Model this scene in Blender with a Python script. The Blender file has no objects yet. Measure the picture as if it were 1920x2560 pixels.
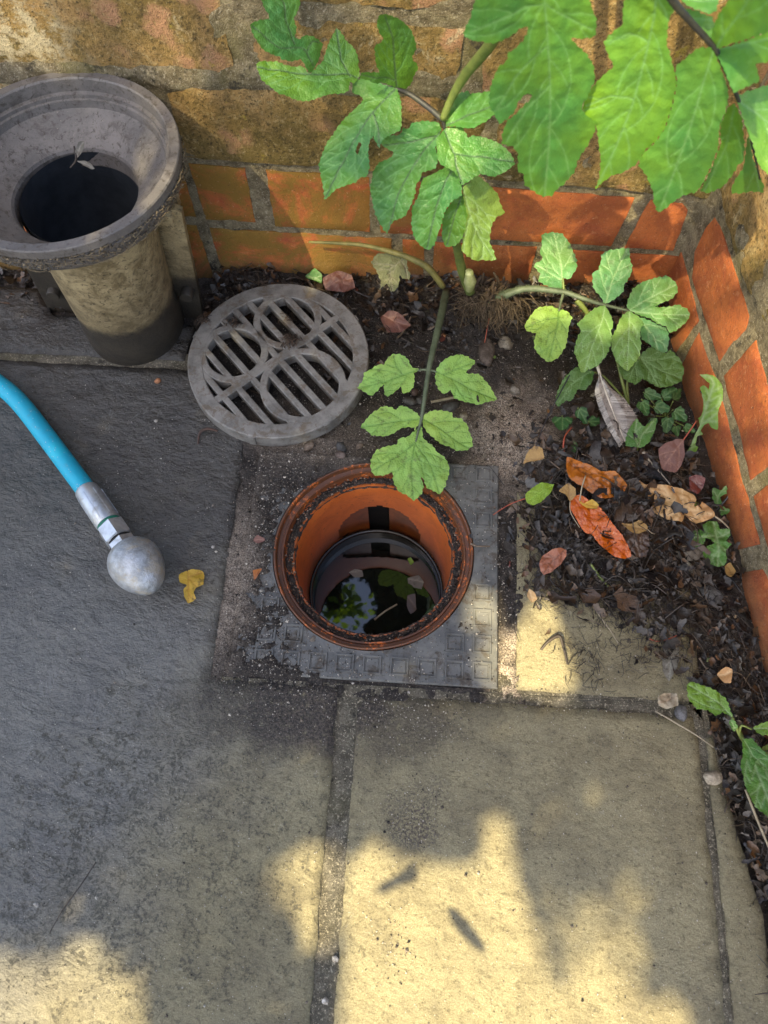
import bpy, bmesh, math, random
from mathutils import Vector, Matrix, noise
from mathutils.geometry import delaunay_2d_cdt
random.seed(7)
R = math.radians
scene = bpy.context.scene
COL = scene.collection

# ------------------------------------------------------------------ camera
F_PX = 1923.0; CX, CY = 960.0, 1280.0; CAM_H = 0.95
_n = Vector((990-CX, 2113-CY, F_PX)).normalized()
_v = Vector((1265-CX, -3160-CY, F_PX)); _v = (_v - _n*_v.dot(_n)).normalized()
_x = _v.cross(-_n)
M = Matrix((_x, _v, -_n))                      # rows: world X, Y, Z in (right, down, forward)
C0 = Vector((0, 0, CAM_H))
cd = bpy.data.cameras.new('camera'); cam = bpy.data.objects.new('camera', cd); COL.objects.link(cam)
right = M @ Vector((1, 0, 0)); up = M @ Vector((0, -1, 0)); back = M @ Vector((0, 0, -1))
cam.matrix_world = Matrix(((right.x, up.x, back.x, C0.x), (right.y, up.y, back.y, C0.y), (right.z, up.z, back.z, C0.z), (0, 0, 0, 1)))
cd.sensor_fit = 'VERTICAL'; cd.sensor_height = 24.0; cd.sensor_width = 18.0; cd.lens = F_PX/2560*24.0
cd.clip_start = 0.02; cd.clip_end = 100
cd.dof.use_dof = True; cd.dof.focus_distance = 1.05; cd.dof.aperture_fstop = 5.6
scene.camera = cam

# ------------------------------------------------------------------ light
SUN = Vector((-0.30, -0.50, 0.81)).normalized()
w = bpy.data.worlds.new('World'); scene.world = w; w.use_nodes = True
nt = w.node_tree; nt.nodes.clear()
sk = nt.nodes.new('ShaderNodeTexSky'); sk.sky_type = 'NISHITA'; sk.sun_disc = False
sk.sun_elevation = math.asin(SUN.z); sk.sun_rotation = math.atan2(SUN.x, SUN.y)
sk.air_density = 1.0; sk.dust_density = 3.0
bg = nt.nodes.new('ShaderNodeBackground'); bg.inputs[1].default_value = 0.07
ow = nt.nodes.new('ShaderNodeOutputWorld')
nt.links.new(sk.outputs[0], bg.inputs[0]); nt.links.new(bg.outputs[0], ow.inputs[0])
sd = bpy.data.lights.new('sun', 'SUN'); sd.energy = 2.9; sd.angle = R(0.6); sd.color = (1.0, 0.85, 0.50)
so = bpy.data.objects.new('sun', sd); COL.objects.link(so)
so.rotation_euler = SUN.to_track_quat('Z', 'Y').to_euler(); so.location = SUN*5
scene.view_settings.view_transform = 'Standard'; scene.view_settings.look = 'None'
scene.view_settings.exposure = 2.4; scene.view_settings.gamma = 1.0
scene.cycles.max_bounces = 8; scene.cycles.diffuse_bounces = 4

# ------------------------------------------------------------------ helpers
def ray(px, py): return (M @ Vector((px-CX, py-CY, F_PX))).normalized()
def pt(px, py, s):
    """world point on the ray of a photo pixel at a given world height / depth"""
    d = ray(px, py); ax = 'xyz'.index(s[0])
    return C0 + d*((s[1]-C0[ax])/d[ax])
def PZ(px, py, z=0.0): return pt(px, py, ('z', z))
REG = dict(A=(600, 0, 2.592), B=(1160, 0, 2.183), C=(880, 540, 3.159), D=(1240, 540, 2.592), E=(440, 660, 3.19),
           F=(1600, 1100, 2.128), G=(1240, 1080, 2.676), H=(0, 140, 2.836), I=(1160, 780, 2.183), J=(1500, 900, 3.6875),
           K=(0, 800, 2.911), S=(0, 0, 1), T=(0, 0, 1/1.1573), Q=(520, 1060, 2.0737), U=(1160, 1540, 2.183))
def rg(r, pts):
    x0, y0, k = REG[r]; return [(x0+a/k, y0+b/k) for a, b in pts]
def fbm(x, y, z=0.0, o=4): return noise.fractal(Vector((x, y, z)), 1.0, 2.0, o)
def sstep(a, b, x):
    t = max(0, min(1, (x-a)/(b-a))); return t*t*(3-2*t)

def tag(o, label=None, cat=None, group=None, kind=None):
    if label: o['label'] = label
    if cat: o['category'] = cat
    if group: o['group'] = group
    if kind: o['kind'] = kind
    return o
def empty(name, loc, label, cat, group=None):
    o = bpy.data.objects.new(name, None); COL.objects.link(o); o.location = loc; o.empty_display_size = 0.02
    return tag(o, label, cat, group)

class MB:
    def __init__(s): s.v = []; s.f = []; s.c = []; s.val = None
    def add(s, vs, fs, col=None):
        b = len(s.v); s.v += [tuple(p) for p in vs]
        for f in fs: s.f.append([b+i for i in f]); s.c.append(col or (1, 1, 1))
    def tube(s, pts, rad, seg=8, col=None, sub=4, caps=True, wob=0.0):
        pts = [Vector(p) for p in pts]
        if sub > 1 and len(pts) > 2: P, W = [], []; n = len(pts)
        else: P, W, n = pts, [i/(len(pts)-1) for i in range(len(pts))], 0
        if n:
            for i in range(n-1):
                p0, p1, p2, p3 = pts[max(i-1, 0)], pts[i], pts[i+1], pts[min(i+2, n-1)]
                for k in range(sub):
                    t = k/sub
                    P.append(0.5*((2*p1)+(p2-p0)*t+(2*p0-5*p1+4*p2-p3)*t*t+(3*p1-p0-3*p2+p3)*t**3)); W.append((i+t)/(n-1))
            P.append(pts[-1]); W.append(1.0)
        rs = rad if isinstance(rad, (list, tuple)) else [rad, rad]
        def rr(t):
            x = t*(len(rs)-1); i = min(int(x), len(rs)-2); return rs[i]+(rs[i+1]-rs[i])*(x-i)
        vs = []; fs = []; ref = Vector((0.13, 0.27, 1)); 
        for i, p in enumerate(P):
            t = (P[min(i+1, len(P)-1)]-P[max(i-1, 0)]).normalized()
            a = t.cross(ref); a = a.normalized() if a.length > 1e-4 else Vector((1, 0, 0)); b = t.cross(a)
            r = rr(W[i])
            for k in range(seg):
                an = 2*math.pi*k/seg; q = r*(1+wob*noise.noise(Vector((p.x*90+k, p.y*90, p.z*90))))
                vs.append(p+a*math.cos(an)*q+b*math.sin(an)*q)
        for i in range(len(P)-1):
            for k in range(seg):
                fs.append([i*seg+k, i*seg+(k+1) % seg, (i+1)*seg+(k+1) % seg, (i+1)*seg+k])
        if caps: fs.append(list(range(seg))[::-1]); fs.append([(len(P)-1)*seg+k for k in range(seg)])
        s.add(vs, fs, col); return P
    def lathe(s, prof, c=(0, 0, 0), seg=96, axis=None, col=None, wob=0.0, closed=False, shear=(0, 0)):
        """profile (r, z) revolved about z through c (or about a given axis matrix)"""
        vs = []; fs = []; n = len(prof)
        for i, (r, z) in enumerate(prof):
            for k in range(seg):
                a = 2*math.pi*k/seg
                q = r*(1+wob*noise.noise(Vector((math.cos(a)*2, math.sin(a)*2, z*40))))
                p = Vector((q*math.cos(a), q*math.sin(a), z))
                if axis: p = axis @ p
                p = p + Vector(c) + Vector((shear[0]*z, shear[1]*z, 0)); vs.append(p)
        for i in range(n-1 + (1 if closed else 0)):
            j = (i+1) % n
            for k in range(seg): fs.append([i*seg+k, i*seg+(k+1) % seg, j*seg+(k+1) % seg, j*seg+k])
        s.add(vs, fs, col)
    def box(s, c, sz, rot=0.0, bev=0.0, col=None, mat3=None):
        x, y, z = sz[0]/2, sz[1]/2, sz[2]/2; b = bev
        lay = [(-z, 0), (z-b, 0), (z, b)] if b else [(-z, 0), (z, 0)]
        vs = []
        for zz, ins in lay:
            for sx, sy in ((-1, -1), (1, -1), (1, 1), (-1, 1)):
                p = Vector((sx*(x-ins), sy*(y-ins), zz))
                p = (mat3 @ p) if mat3 else Vector((p.x*math.cos(rot)-p.y*math.sin(rot), p.x*math.sin(rot)+p.y*math.cos(rot), p.z))
                vs.append(p+Vector(c))
        fs = [[3, 2, 1, 0]]; L = len(lay)
        for i in range(L-1):
            for k in range(4): fs.append([i*4+k, i*4+(k+1) % 4, (i+1)*4+(k+1) % 4, (i+1)*4+k])
        fs.append([(L-1)*4+k for k in range(4)]); s.add(vs, fs, col)
    def build(s, name, mat, parent=None, smooth=True, label=None, attr=None, autosmooth=None):
        off = Vector(parent['_wl']) if parent is not None and '_wl' in parent else (parent.matrix_basis.translation if parent is not None else Vector((0, 0, 0)))
        me = bpy.data.meshes.new(name)
        me.from_pydata([(p[0]-off[0], p[1]-off[1], p[2]-off[2]) for p in s.v], [], s.f)
        me.materials.append(mat)
        ca = me.color_attributes.new('Col', 'FLOAT_COLOR', 'CORNER')
        buf = []
        for p, c in zip(me.polygons, s.c): buf += [c[0], c[1], c[2], 1.0]*len(p.vertices)
        if len(buf) == 4*len(ca.data): ca.data.foreach_set('color', buf)
        if s.val:
            for nm, arr in s.val.items():
                at = me.attributes.new(nm, 'FLOAT', 'POINT'); at.data.foreach_set('value', arr)
        if smooth: me.polygons.foreach_set('use_smooth', [True]*len(me.polygons))
        me.validate(); me.update()
        if autosmooth is not None:
            me.set_sharp_from_angle(angle=autosmooth)
        o = bpy.data.objects.new(name, me); COL.objects.link(o)
        if parent is not None: o.parent = parent
        if label: o['label'] = label
        return o
def sub_of(mb, name, mat, part, **k):
    """a sub-part under a part whose thing has a shifted origin: same local frame as the part"""
    thing = part.parent; off = thing.location
    mb.v = [(p[0]-off[0], p[1]-off[1], p[2]-off[2]) for p in mb.v]
    class Z: pass
    o = mb.build(name, mat, None, **k); o.parent = part; return o

# ------------------------------------------------------------------ node material helper
class NM:
    def __init__(s, name):
        s.m = bpy.data.materials.new(name); s.m.use_nodes = True; s.t = s.m.node_tree; s.t.nodes.clear()
        s.out = s.t.nodes.new('ShaderNodeOutputMaterial'); s.pos = s.n('ShaderNodeNewGeometry').outputs['Position']
    def n(s, ty, **k):
        nd = s.t.nodes.new(ty)
        for a, b in k.items(): setattr(nd, a, b)
        return nd
    def link(s, a, b):
        if isinstance(a, bpy.types.NodeSocket): s.t.links.new(a, b)
        elif isinstance(a, (tuple, list)): b.default_value = (*a, 1.0) if len(a) == 3 and b.type == 'RGBA' else a
        else: b.default_value = a
    def vec(s, scale=(1, 1, 1), rot=(0, 0, 0), loc=(0, 0, 0)):
        m = s.n('ShaderNodeMapping'); s.link(s.pos, m.inputs[0]); m.inputs[1].default_value = loc
        m.inputs[2].default_value = rot; m.inputs[3].default_value = scale; return m.outputs[0]
    def noise(s, sc, det=4, rough=0.55, dist=0.0, v=None, col=False):
        t = s.n('ShaderNodeTexNoise'); s.link(v if v is not None else s.pos, t.inputs['Vector'])
        t.inputs['Scale'].default_value = sc; t.inputs['Detail'].default_value = det
        t.inputs['Roughness'].default_value = rough; t.inputs['Distortion'].default_value = dist
        return t.outputs[1 if col else 0]
    def voro(s, sc, feat='F1', v=None, out='Distance', rnd=1.0):
        t = s.n('ShaderNodeTexVoronoi', feature=feat); s.link(v if v is not None else s.pos, t.inputs['Vector'])
        t.inputs['Scale'].default_value = sc; t.inputs['Randomness'].default_value = rnd
        return t.outputs[out]
    def math(s, op, a, b=0.0, c=0.0, clamp=False):
        t = s.n('ShaderNodeMath', operation=op, use_clamp=clamp)
        s.link(a, t.inputs[0]); s.link(b, t.inputs[1]); s.link(c, t.inputs[2]); return t.outputs[0]
    def map(s, x, a, b, c=0.0, d=1.0):
        t = s.n('ShaderNodeMapRange', interpolation_type='SMOOTHSTEP'); s.link(x, t.inputs[0])
        for i, q in enumerate((a, b, c, d)): t.inputs[i+1].default_value = q
        return t.outputs[0]
    def ramp(s, x, stops):
        t = s.n('ShaderNodeValToRGB'); s.link(x, t.inputs[0]); e = t.color_ramp.elements
        while len(e) < len(stops): e.new(0.5)
        for q, (p, c) in zip(e, stops): q.position = p; q.color = (*c, 1)
        return t.outputs[0]
    def mix(s, f, a, b, mode='MIX'):
        t = s.n('ShaderNodeMix', data_type='RGBA', blend_type=mode); s.link(f, t.inputs[0])
        for q, i in ((a, 6), (b, 7)):
            if isinstance(q, (tuple, list)): t.inputs[i].default_value = (*q, 1)
            else: s.link(q, t.inputs[i])
        return t.outputs[2]
    def attr(s, name, out='Fac'):
        t = s.n('ShaderNodeAttribute', attribute_name=name); return t.outputs[out]
    def xyz(s):
        t = s.n('ShaderNodeSeparateXYZ'); s.link(s.pos, t.inputs[0]); return t.outputs
    def bump(s, h, st=0.5, dist=0.002, nrm=None):
        t = s.n('ShaderNodeBump'); s.link(st, t.inputs['Strength']); t.inputs['Distance'].default_value = dist
        s.link(h, t.inputs['Height'])
        if nrm is not None: s.link(nrm, t.inputs['Normal'])
        return t.outputs[0]
    def bsdf(s, col, rough=0.7, nrm=None, metal=0.0, spec=0.5, **k):
        t = s.n('ShaderNodeBsdfPrincipled'); s.link(col, t.inputs['Base Color']); s.link(rough, t.inputs['Roughness'])
        s.link(metal, t.inputs['Metallic']); s.link(spec, t.inputs['Specular IOR Level'])
        if nrm is not None: s.link(nrm, t.inputs['Normal'])
        for a, b in k.items(): s.link(b, t.inputs[a])
        return t.outputs[0]
    def done(s, sh): s.t.links.new(sh, s.out.inputs[0]); return s.m
    def circ(s, x, y, r0, r1, k=(1, 1)):
        X, Y, _ = s.xyz()
        a = s.math('MULTIPLY', s.math('SUBTRACT', X, x), k[0]); b = s.math('MULTIPLY', s.math('SUBTRACT', Y, y), k[1])
        d = s.math('SQRT', s.math('ADD', s.math('MULTIPLY', a, a), s.math('MULTIPLY', b, b)))
        d = s.math('ADD', d, s.math('MULTIPLY', s.math('SUBTRACT', s.noise(22, 5), 0.5), 0.13))
        return s.map(d, r0, r1, 1.0, 0.0)

def mat_slab(seed=0, tone=1.0):
    s = NM('riven_paving'); v = s.vec(loc=(seed*3.1, seed*1.7, seed))
    big = s.noise(5, 4, 0.6, 0.6, v); mid = s.noise(28, 8, 0.68, 0.5, v); fine = s.noise(190, 6, 0.7, 0, v); grain = s.noise(700, 3, 0.6, 0, v)
    base = s.ramp(mid, [(0.25, (0.20*tone, 0.172*tone, 0.098*tone)), (0.5, (0.275*tone, 0.238*tone, 0.138*tone)), (0.75, (0.33*tone, 0.288*tone, 0.170*tone))])
    base = s.mix(s.map(big, 0.35, 0.7), base, s.mix(0.5, base, (0.33*tone, 0.29*tone, 0.17*tone)))
    base = s.mix(s.map(grain, 0.35, 0.60, 0.0, 0.7), base, s.mix(1.0, base, (0.60, 0.58, 0.55), 'MULTIPLY'))
    X, Y, _ = s.xyz()
    c_v = s.noise(12, 7, 0.72, 0.3, s.vec(loc=(seed+5, 2, 1)))
    base = s.mix(s.map(c_v, 0.44, 0.62, 0, 0.65), base, s.mix(1.0, base, (0.62, 0.60, 0.60), 'MULTIPLY'))
    base = s.mix(s.map(s.noise(150, 5, 0.78, 0, v), 0.52, 0.64, 0, 0.75), base, s.mix(1.0, base, (0.45, 0.43, 0.40), 'MULTIPLY'))
    # how wet: the corner by the downpipe stays soaked
    X, Y, _ = s.xyz()
    f = s.math('SUBTRACT', s.math('MULTIPLY_ADD', Y, 0.444, -0.292), X)
    f = s.math('ADD', f, s.math('MULTIPLY', s.math('SUBTRACT', s.noise(7, 5, 0.6), 0.5), 0.30))
    f = s.math('ADD', f, s.math('MULTIPLY', s.math('SUBTRACT', mid, 0.5), 0.10))
    wet = s.map(f, -0.16, 0.14)
    wet_sheen_col = s.mix(1.0, base, (0.68, 0.73, 0.98), 'MULTIPLY')  # wet stone, with the blue of the reflected sky put into its colour
    wet_sheen_col = s.mix(0.35, wet_sheen_col, (0.090, 0.092, 0.110))
    wet_sheen_col = s.mix(s.map(s.math('ADD', Y, s.math('MULTIPLY', mid, 0.2)), 0.27, 0.55, 0, 0.9), wet_sheen_col, s.mix(1.0, wet_sheen_col, (0.42, 0.39, 0.36), 'MULTIPLY'))  # less of that sky gloss in the colour towards the wall
    c = s.mix(wet, base, wet_sheen_col)
    # dirt spread round the drain
    d1 = s.circ(-0.12, 0.150, 0.05, 0.13, (0.75, 1.5)); d2 = s.circ(0.0, 0.135, 0.02, 0.11, (0.8, 1.6))
    sp = s.map(s.noise(330, 3, 0.8), 0.46, 0.56)
    dm = s.math('MULTIPLY', s.math('MAXIMUM', d1, s.math('MULTIPLY', d2, 0.7)), s.map(s.noise(150, 5, 0.78), 0.30, 0.48))
    d3 = s.math('MULTIPLY', s.circ(0.02, 0.03, 0.005, 0.05, (1.0, 0.8)), sp)
    dm = s.math('MAXIMUM', dm, d3)
    dirt = s.mix(sp, (0.028, 0.022, 0.018), (0.095, 0.075, 0.058))
    c = s.mix(dm, c, dirt)
    # dark crumbs and lichen spots in the pits
    pit = s.noise(75, 6, 0.75, 0.8, v)
    reg = s.math('MULTIPLY', s.circ(-0.24, -0.03, 0.06, 0.30, (1, 1.1)), 0.10)
    gr1 = s.noise(230, 6, 0.8, 0, v); gr2 = s.noise(48, 8, 0.80, 0.1, v); reg2 = s.math('MULTIPLY', s.circ(-0.26, -0.03, 0.10, 0.32, (1, 1.1)), 0.115)
    pm = s.math('MULTIPLY', s.map(gr1, 0.49, 0.55), s.map(s.math('ADD', gr2, reg2), 0.595, 0.68))
    c = s.mix(s.math('MULTIPLY', pm, 0.70), c, (0.040, 0.036, 0.028))
    pale = s.map(s.noise(46, 5, 0.7, 0.3, v), 0.62, 0.74, 0, 0.35)
    c = s.mix(s.math('MULTIPLY', pale, s.math('SUBTRACT', 1.0, wet)), c, (0.40, 0.37, 0.28))
    # pale sand grains
    vd = s.voro(420); vc = s.voro(420, out='Color'); sep = s.n('ShaderNodeSeparateColor'); s.link(vc, sep.inputs[0])
    g = s.math('MULTIPLY', s.map(vd, 0.16, 0.26, 1, 0), s.math('GREATER_THAN', sep.outputs[0], 0.955))
    c = s.mix(s.math('MULTIPLY', g, 0.8), c, (0.50, 0.46, 0.40))
    rough = s.math('ADD', s.math('MULTIPLY', wet, -0.62), s.math('MULTIPLY_ADD', mid, 0.62, 0.52))
    rv = s.vec(rot=(0, 0, R(38)), scale=(1.0, 1.5, 1)); riv = s.noise(17, 9, 0.64, 0.25, rv); riv2 = s.noise(70, 8, 0.72, 0.1, rv)
    h = s.math('ADD', s.math('MULTIPLY', riv, 1.5), s.math('ADD', s.math('MULTIPLY', riv2, 0.34), s.math('MULTIPLY', fine, 0.16)))
    h = s.math('ADD', h, s.math('MULTIPLY', g, 0.10)); h = s.math('SUBTRACT', h, s.math('MULTIPLY', pm, 0.12))
    h = s.math('ADD', h, s.math('MULTIPLY', s.math('MULTIPLY', dm, sp), 0.25))
    return s.done(s.bsdf(c, rough, s.bump(h, s.math('MULTIPLY_ADD', wet, 0.40, 0.60), 0.0080), spec=0.6))

def mat_soil():
    s = NM('damp_soil'); X, Y, _ = s.xyz()
    n1 = s.noise(60, 8, 0.75); n2 = s.noise(420, 4, 0.75); n3 = s.noise(14, 4, 0.6)
    c = s.ramp(n1, [(0.3, (0.010, 0.008, 0.007)), (0.55, (0.032, 0.025, 0.020)), (0.75, (0.075, 0.060, 0.048))])
    c = s.mix(s.map(n2, 0.50, 0.64, 0, 0.7), c, (0.13, 0.105, 0.085))
    sand = s.math('MAXIMUM', s.circ(0.135, 0.535, 0.02, 0.10, (1, 0.8)), s.math('MULTIPLY', s.circ(0.06, 0.62, 0.0, 0.08), 0.25))
    sand = s.math('MAXIMUM', sand, s.math('MULTIPLY', s.circ(-0.235, 0.30, 0.02, 0.12, (2.0, 0.7)), 0.65))
    sand = s.math('MAXIMUM', sand, s.math('MULTIPLY', s.circ(-0.15, 0.53, 0.02, 0.12, (0.8, 1.5)), 0.45))
    sand = s.math('MAXIMUM', sand, s.circ(0.125, 0.20, 0.01, 0.06, (2.0, 0.8)))
    sandc = s.ramp(s.noise(520, 3, 0.8), [(0.36, (0.05, 0.037, 0.028)), (0.47, (0.26, 0.20, 0.15)), (0.58, (0.60, 0.50, 0.39))])
    c = s.mix(sand, c, sandc)
    vd = s.voro(380); vc = s.voro(380, out='Color'); sep = s.n('ShaderNodeSeparateColor'); s.link(vc, sep.inputs[0])
    g = s.math('MULTIPLY', s.map(vd, 0.20, 0.30, 1, 0), s.math('GREATER_THAN', sep.outputs[0], 0.90))
    c = s.mix(g, c, s.mix(sep.outputs[1], (0.16, 0.14, 0.12), (0.55, 0.50, 0.44)))
    h = s.math('ADD', s.math('MULTIPLY', n1, 1.6), s.math('ADD', s.math('MULTIPLY', n2, 0.5), s.math('MULTIPLY', g, 0.35)))
    wet = s.map(n3, 0.4, 0.65, 0.85, 0.35)
    return s.done(s.bsdf(c, wet, s.bump(h, 1.0, 0.005)))

def mat_mortar(a=(0.18, 0.14, 0.075), b=(0.46, 0.38, 0.23), name='mortar', moss=0.5):
    s = NM(name); n1 = s.noise(60, 6, 0.7); n2 = s.noise(480, 3, 0.8); n3 = s.noise(11, 4, 0.6)
    c = s.mix(s.map(n1, 0.35, 0.65), a, b)
    c = s.mix(s.map(n2, 0.50, 0.60, 0, 0.75), c, s.mix(0.5, c, (0.02, 0.017, 0.012)))
    c = s.mix(s.map(s.noise(300, 4, 0.8), 0.55, 0.62, 0, 0.75), c, (0.66, 0.58, 0.42)); c = s.mix(s.map(s.noise(200, 4, 0.8), 0.42, 0.34, 0, 0.75), c, (0.09, 0.07, 0.04))
    c = s.mix(s.map(n3, 0.50, 0.68, 0, moss), c, (0.17, 0.15, 0.03))
    c = s.mix(s.map(s.noise(26, 6, 0.75), 0.57, 0.66, 0, 0.9), c, (0.035, 0.030, 0.022))
    h = s.math('ADD', s.math('MULTIPLY', n1, 1.5), n2)
    return s.done(s.bsdf(c, 0.95, s.bump(h, 1.0, 0.005)))

def mat_brick():
    s = NM('red_brick'); n1 = s.noise(16, 6, 0.65, 0.4); n2 = s.noise(300, 4, 0.7); X, Y, Z = s.xyz()
    c = s.mix(s.map(n1, 0.38, 0.62), (0.33, 0.078, 0.028), (0.53, 0.145, 0.040))
    c = s.mix(s.map(s.noise(70, 6, 0.75, 0.4), 0.52, 0.66, 0, 0.6), c, (0.25, 0.055, 0.025)); c = s.mix(s.map(s.noise(90, 5, 0.75, 0.4, s.vec(loc=(3, 1, 2))), 0.56, 0.66, 0, 0.45), c, (0.62, 0.27, 0.12))
    c = s.mix(s.map(n2, 0.38, 0.66, 0, 0.35), c, (0.30, 0.10, 0.05))
    # algae on the left end and near the ground
    gx = s.math('MULTIPLY', s.map(X, 0.20, -0.18, 0.15, 1.0), s.map(s.noise(13, 7, 0.74, 0.7), 0.36, 0.54))
    c = s.mix(s.math('MULTIPLY', gx, 0.85), c, (0.185, 0.125, 0.020))
    c = s.mix(s.map(s.noise(230, 4, 0.75), 0.62, 0.68, 0, 0.5), c, (0.62, 0.42, 0.28)); c = s.mix(s.map(s.noise(260, 4, 0.75, 0, s.vec(loc=(7, 7, 7))), 0.60, 0.67, 0, 0.7), c, (0.07, 0.03, 0.02))
    lo = s.math('MULTIPLY', s.map(s.math('ADD', Z, s.math('MULTIPLY', s.noise(24, 4), 0.05)), 0.070, 0.030), 0.50)
    c = s.mix(lo, c, (0.12, 0.085, 0.04))
    c = s.mix(s.map(s.voro(110), 0.10, 0.05, 0, 0.7), c, (0.03, 0.022, 0.018))
    h = s.math('ADD', s.math('MULTIPLY', s.noise(45, 7, 0.75), 1.0), s.math('MULTIPLY', n2, 0.45))
    return s.done(s.bsdf(c, 0.85, s.bump(h, 0.9, 0.003), spec=0.3))

def mat_stone():
    s = NM('weathered_sandstone'); n1 = s.noise(9, 6, 0.62, 0.6); n2 = s.noise(55, 8, 0.75); n3 = s.noise(260, 4, 0.75); X, Y, Z = s.xyz()
    c = s.ramp(n1, [(0.30, (0.16, 0.115, 0.036)), (0.47, (0.34, 0.22, 0.072)), (0.60, (0.47, 0.29, 0.11)), (0.75, (0.55, 0.40, 0.20))])
    c = s.mix(s.map(n2, 0.40, 0.66, 0, 0.6), c, (0.085, 0.060, 0.026))
    low = s.math('MULTIPLY', s.map(Z, 0.345, 0.22), s.map(s.noise(7, 4, 0.6), 0.35, 0.6))
    c = s.mix(s.math('MULTIPLY', low, 0.7), c, (0.11, 0.095, 0.026)); c = s.mix(s.map(s.noise(130, 6, .8), 0.50, 0.62, 0, 0.55), c, (0.07, 0.055, 0.022)); c = s.mix(s.map(s.noise(130, 6, .8, 0, s.vec(loc=(4, 4, 4))), 0.53, 0.64, 0, 0.6), c, (0.52, 0.40, 0.20))
    # rings of pink lichen
    vd = s.voro(22, v=s.mix(0.035, s.pos, s.noise(30, 4, col=True))); pk = s.math('MULTIPLY', s.map(vd, 0.46, 0.30), s.map(s.noise(8, 2), 0.47, 0.56))
    pk = s.math('MULTIPLY', pk, s.map(n3, 0.34, 0.52, 0.25, 0.85))
    c = s.mix(pk, c, (0.52, 0.28, 0.16))
    pale = s.math('MULTIPLY', s.map(s.noise(30, 7, 0.75, 0.5), 0.55, 0.64), s.map(s.noise(4, 3), 0.42, 0.6))
    pale = s.math('MAXIMUM', pale, s.math('MULTIPLY', s.map(s.math('ADD', X, s.math('MULTIPLY', s.noise(18, 5), 0.2)), -0.28, -0.36), s.map(n2, 0.42, 0.56)))  # left end paler: the warm light there is put into the colour
    c = s.mix(s.math('MULTIPLY', pale, 0.85), c, (0.64, 0.54, 0.34))
    yl = s.map(s.noise(37, 6, 0.7, 0.4), 0.63, 0.70, 0, 0.7); c = s.mix(yl, c, (0.42, 0.33, 0.05))
    c = s.mix(s.map(n3, 0.55, 0.64, 0, 0.7), c, (0.06, 0.045, 0.022)); c = s.mix(s.map(n3, 0.42, 0.34, 0, 0.5), c, (0.50, 0.36, 0.18))
    h = s.math('ADD', s.math('MULTIPLY', n2, 1.5), s.math('MULTIPLY', n3, 0.9))
    h = s.math('ADD', h, s.math('MULTIPLY', pk, 0.15))
    return s.done(s.bsdf(c, 0.92, s.bump(h, 0.9, 0.005), spec=0.25))

def mat_leaf(name, base, vein, yell, trans=0.30, rough=0.42, relief=0.0009, spots=0.0, dark_mid=0.0):
    s = NM(name); ve = s.attr('vein'); fi = s.attr('fine'); md = s.attr('mid'); tone = s.attr('tone')
    n = s.noise(30, 4, 0.6); c = s.mix(s.map(n, 0.3, 0.7), base, tuple(q*0.72 for q in base))
    c = s.mix(tone, c, yell)
    c = s.mix(s.math('MULTIPLY', ve, 0.8), c, vein)
    if dark_mid: c = s.mix(s.math('MULTIPLY', md, dark_mid), c, (0.035, 0.030, 0.045))
    if spots: c = s.mix(s.math('MULTIPLY', s.map(s.noise(95, 6, 0.75), 0.54, 0.66), spots), c, (0.045, 0.025, 0.015))
    c = s.mix(s.map(s.noise(500, 3, 0.6), 0.70, 0.76, 0, 0.6), c, (0.45, 0.42, 0.33))
    cell = s.voro(330, 'DISTANCE_TO_EDGE')
    h = s.math('ADD', s.math('MULTIPLY', s.map(cell, 0.0, 0.22), 0.30), s.math('MULTIPLY', s.noise(160, 4, 0.6), 0.5))
    h = s.math('SUBTRACT', h, s.math('MULTIPLY', ve, 0.8))
    nr = s.bump(h, 0.8, relief)
    p = s.bsdf(c, rough, nr, spec=0.5)
    t = s.n('ShaderNodeBsdfTranslucent'); s.link(s.mix(0.5, c, yell, 'MIX'), t.inputs[0]); s.link(nr, t.inputs['Normal'])
    mx = s.n('ShaderNodeMixShader'); mx.inputs[0].default_value = trans
    s.t.links.new(p, mx.inputs[1]); s.t.links.new(t.outputs[0], mx.inputs[2]); return s.done(mx.outputs[0])

def mat_simple(name, a, b=None, sc=60, rough=0.7, bump=0.4, bd=0.001, metal=0.0, dirt=0.0, dirtc=(0.06, 0.045, 0.03), spec=0.5, dsc=35, lo=0.35, hi=0.65):
    s = NM(name); b = b or tuple(q*0.6 for q in a); n1 = s.noise(sc, 6, 0.7); n2 = s.noise(sc*6, 3, 0.7)
    c = s.mix(s.map(n1, lo, hi), a, b)
    r = rough
    if dirt:
        d = s.map(s.noise(dsc, 6, 0.75, 0.5), 0.5, 0.62, 0, dirt); c = s.mix(d, c, dirtc)
        r = s.math('ADD', s.math('MULTIPLY', d, 0.85-rough if rough < 0.85 else 0.0), rough)
    return s.done(s.bsdf(c, r, s.bump(s.math('ADD', n1, s.math('MULTIPLY', n2, 0.4)), bump, bd), metal=metal, spec=spec))
def mat_attr(name, rough=0.6, bd=0.001, mul=1.0):
    s = NM(name); c = s.attr('Col', 'Color'); n = s.noise(150, 5, 0.7)
    c = s.mix(s.map(n, 0.3, 0.7), c, s.mix(1.0, c, (0.5, 0.5, 0.5), 'MULTIPLY'))
    return s.done(s.bsdf(c, rough, s.bump(n, 0.6, bd)))

MS = [mat_slab(i, t) for i, t in enumerate((0.90, 0.96, 0.90, 0.80))]
M_SOIL = mat_soil(); M_MORT = mat_mortar(); M_BRICK = mat_brick(); M_STONE = mat_stone()
M_JOINT = mat_mortar((0.11, 0.095, 0.065), (0.25, 0.22, 0.16), 'joint_mortar', 0.2)
M_LITTER = mat_attr('litter', 0.32, 0.002)
M_GRIT = mat_attr('grit', 0.8, 0.0005)

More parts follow.
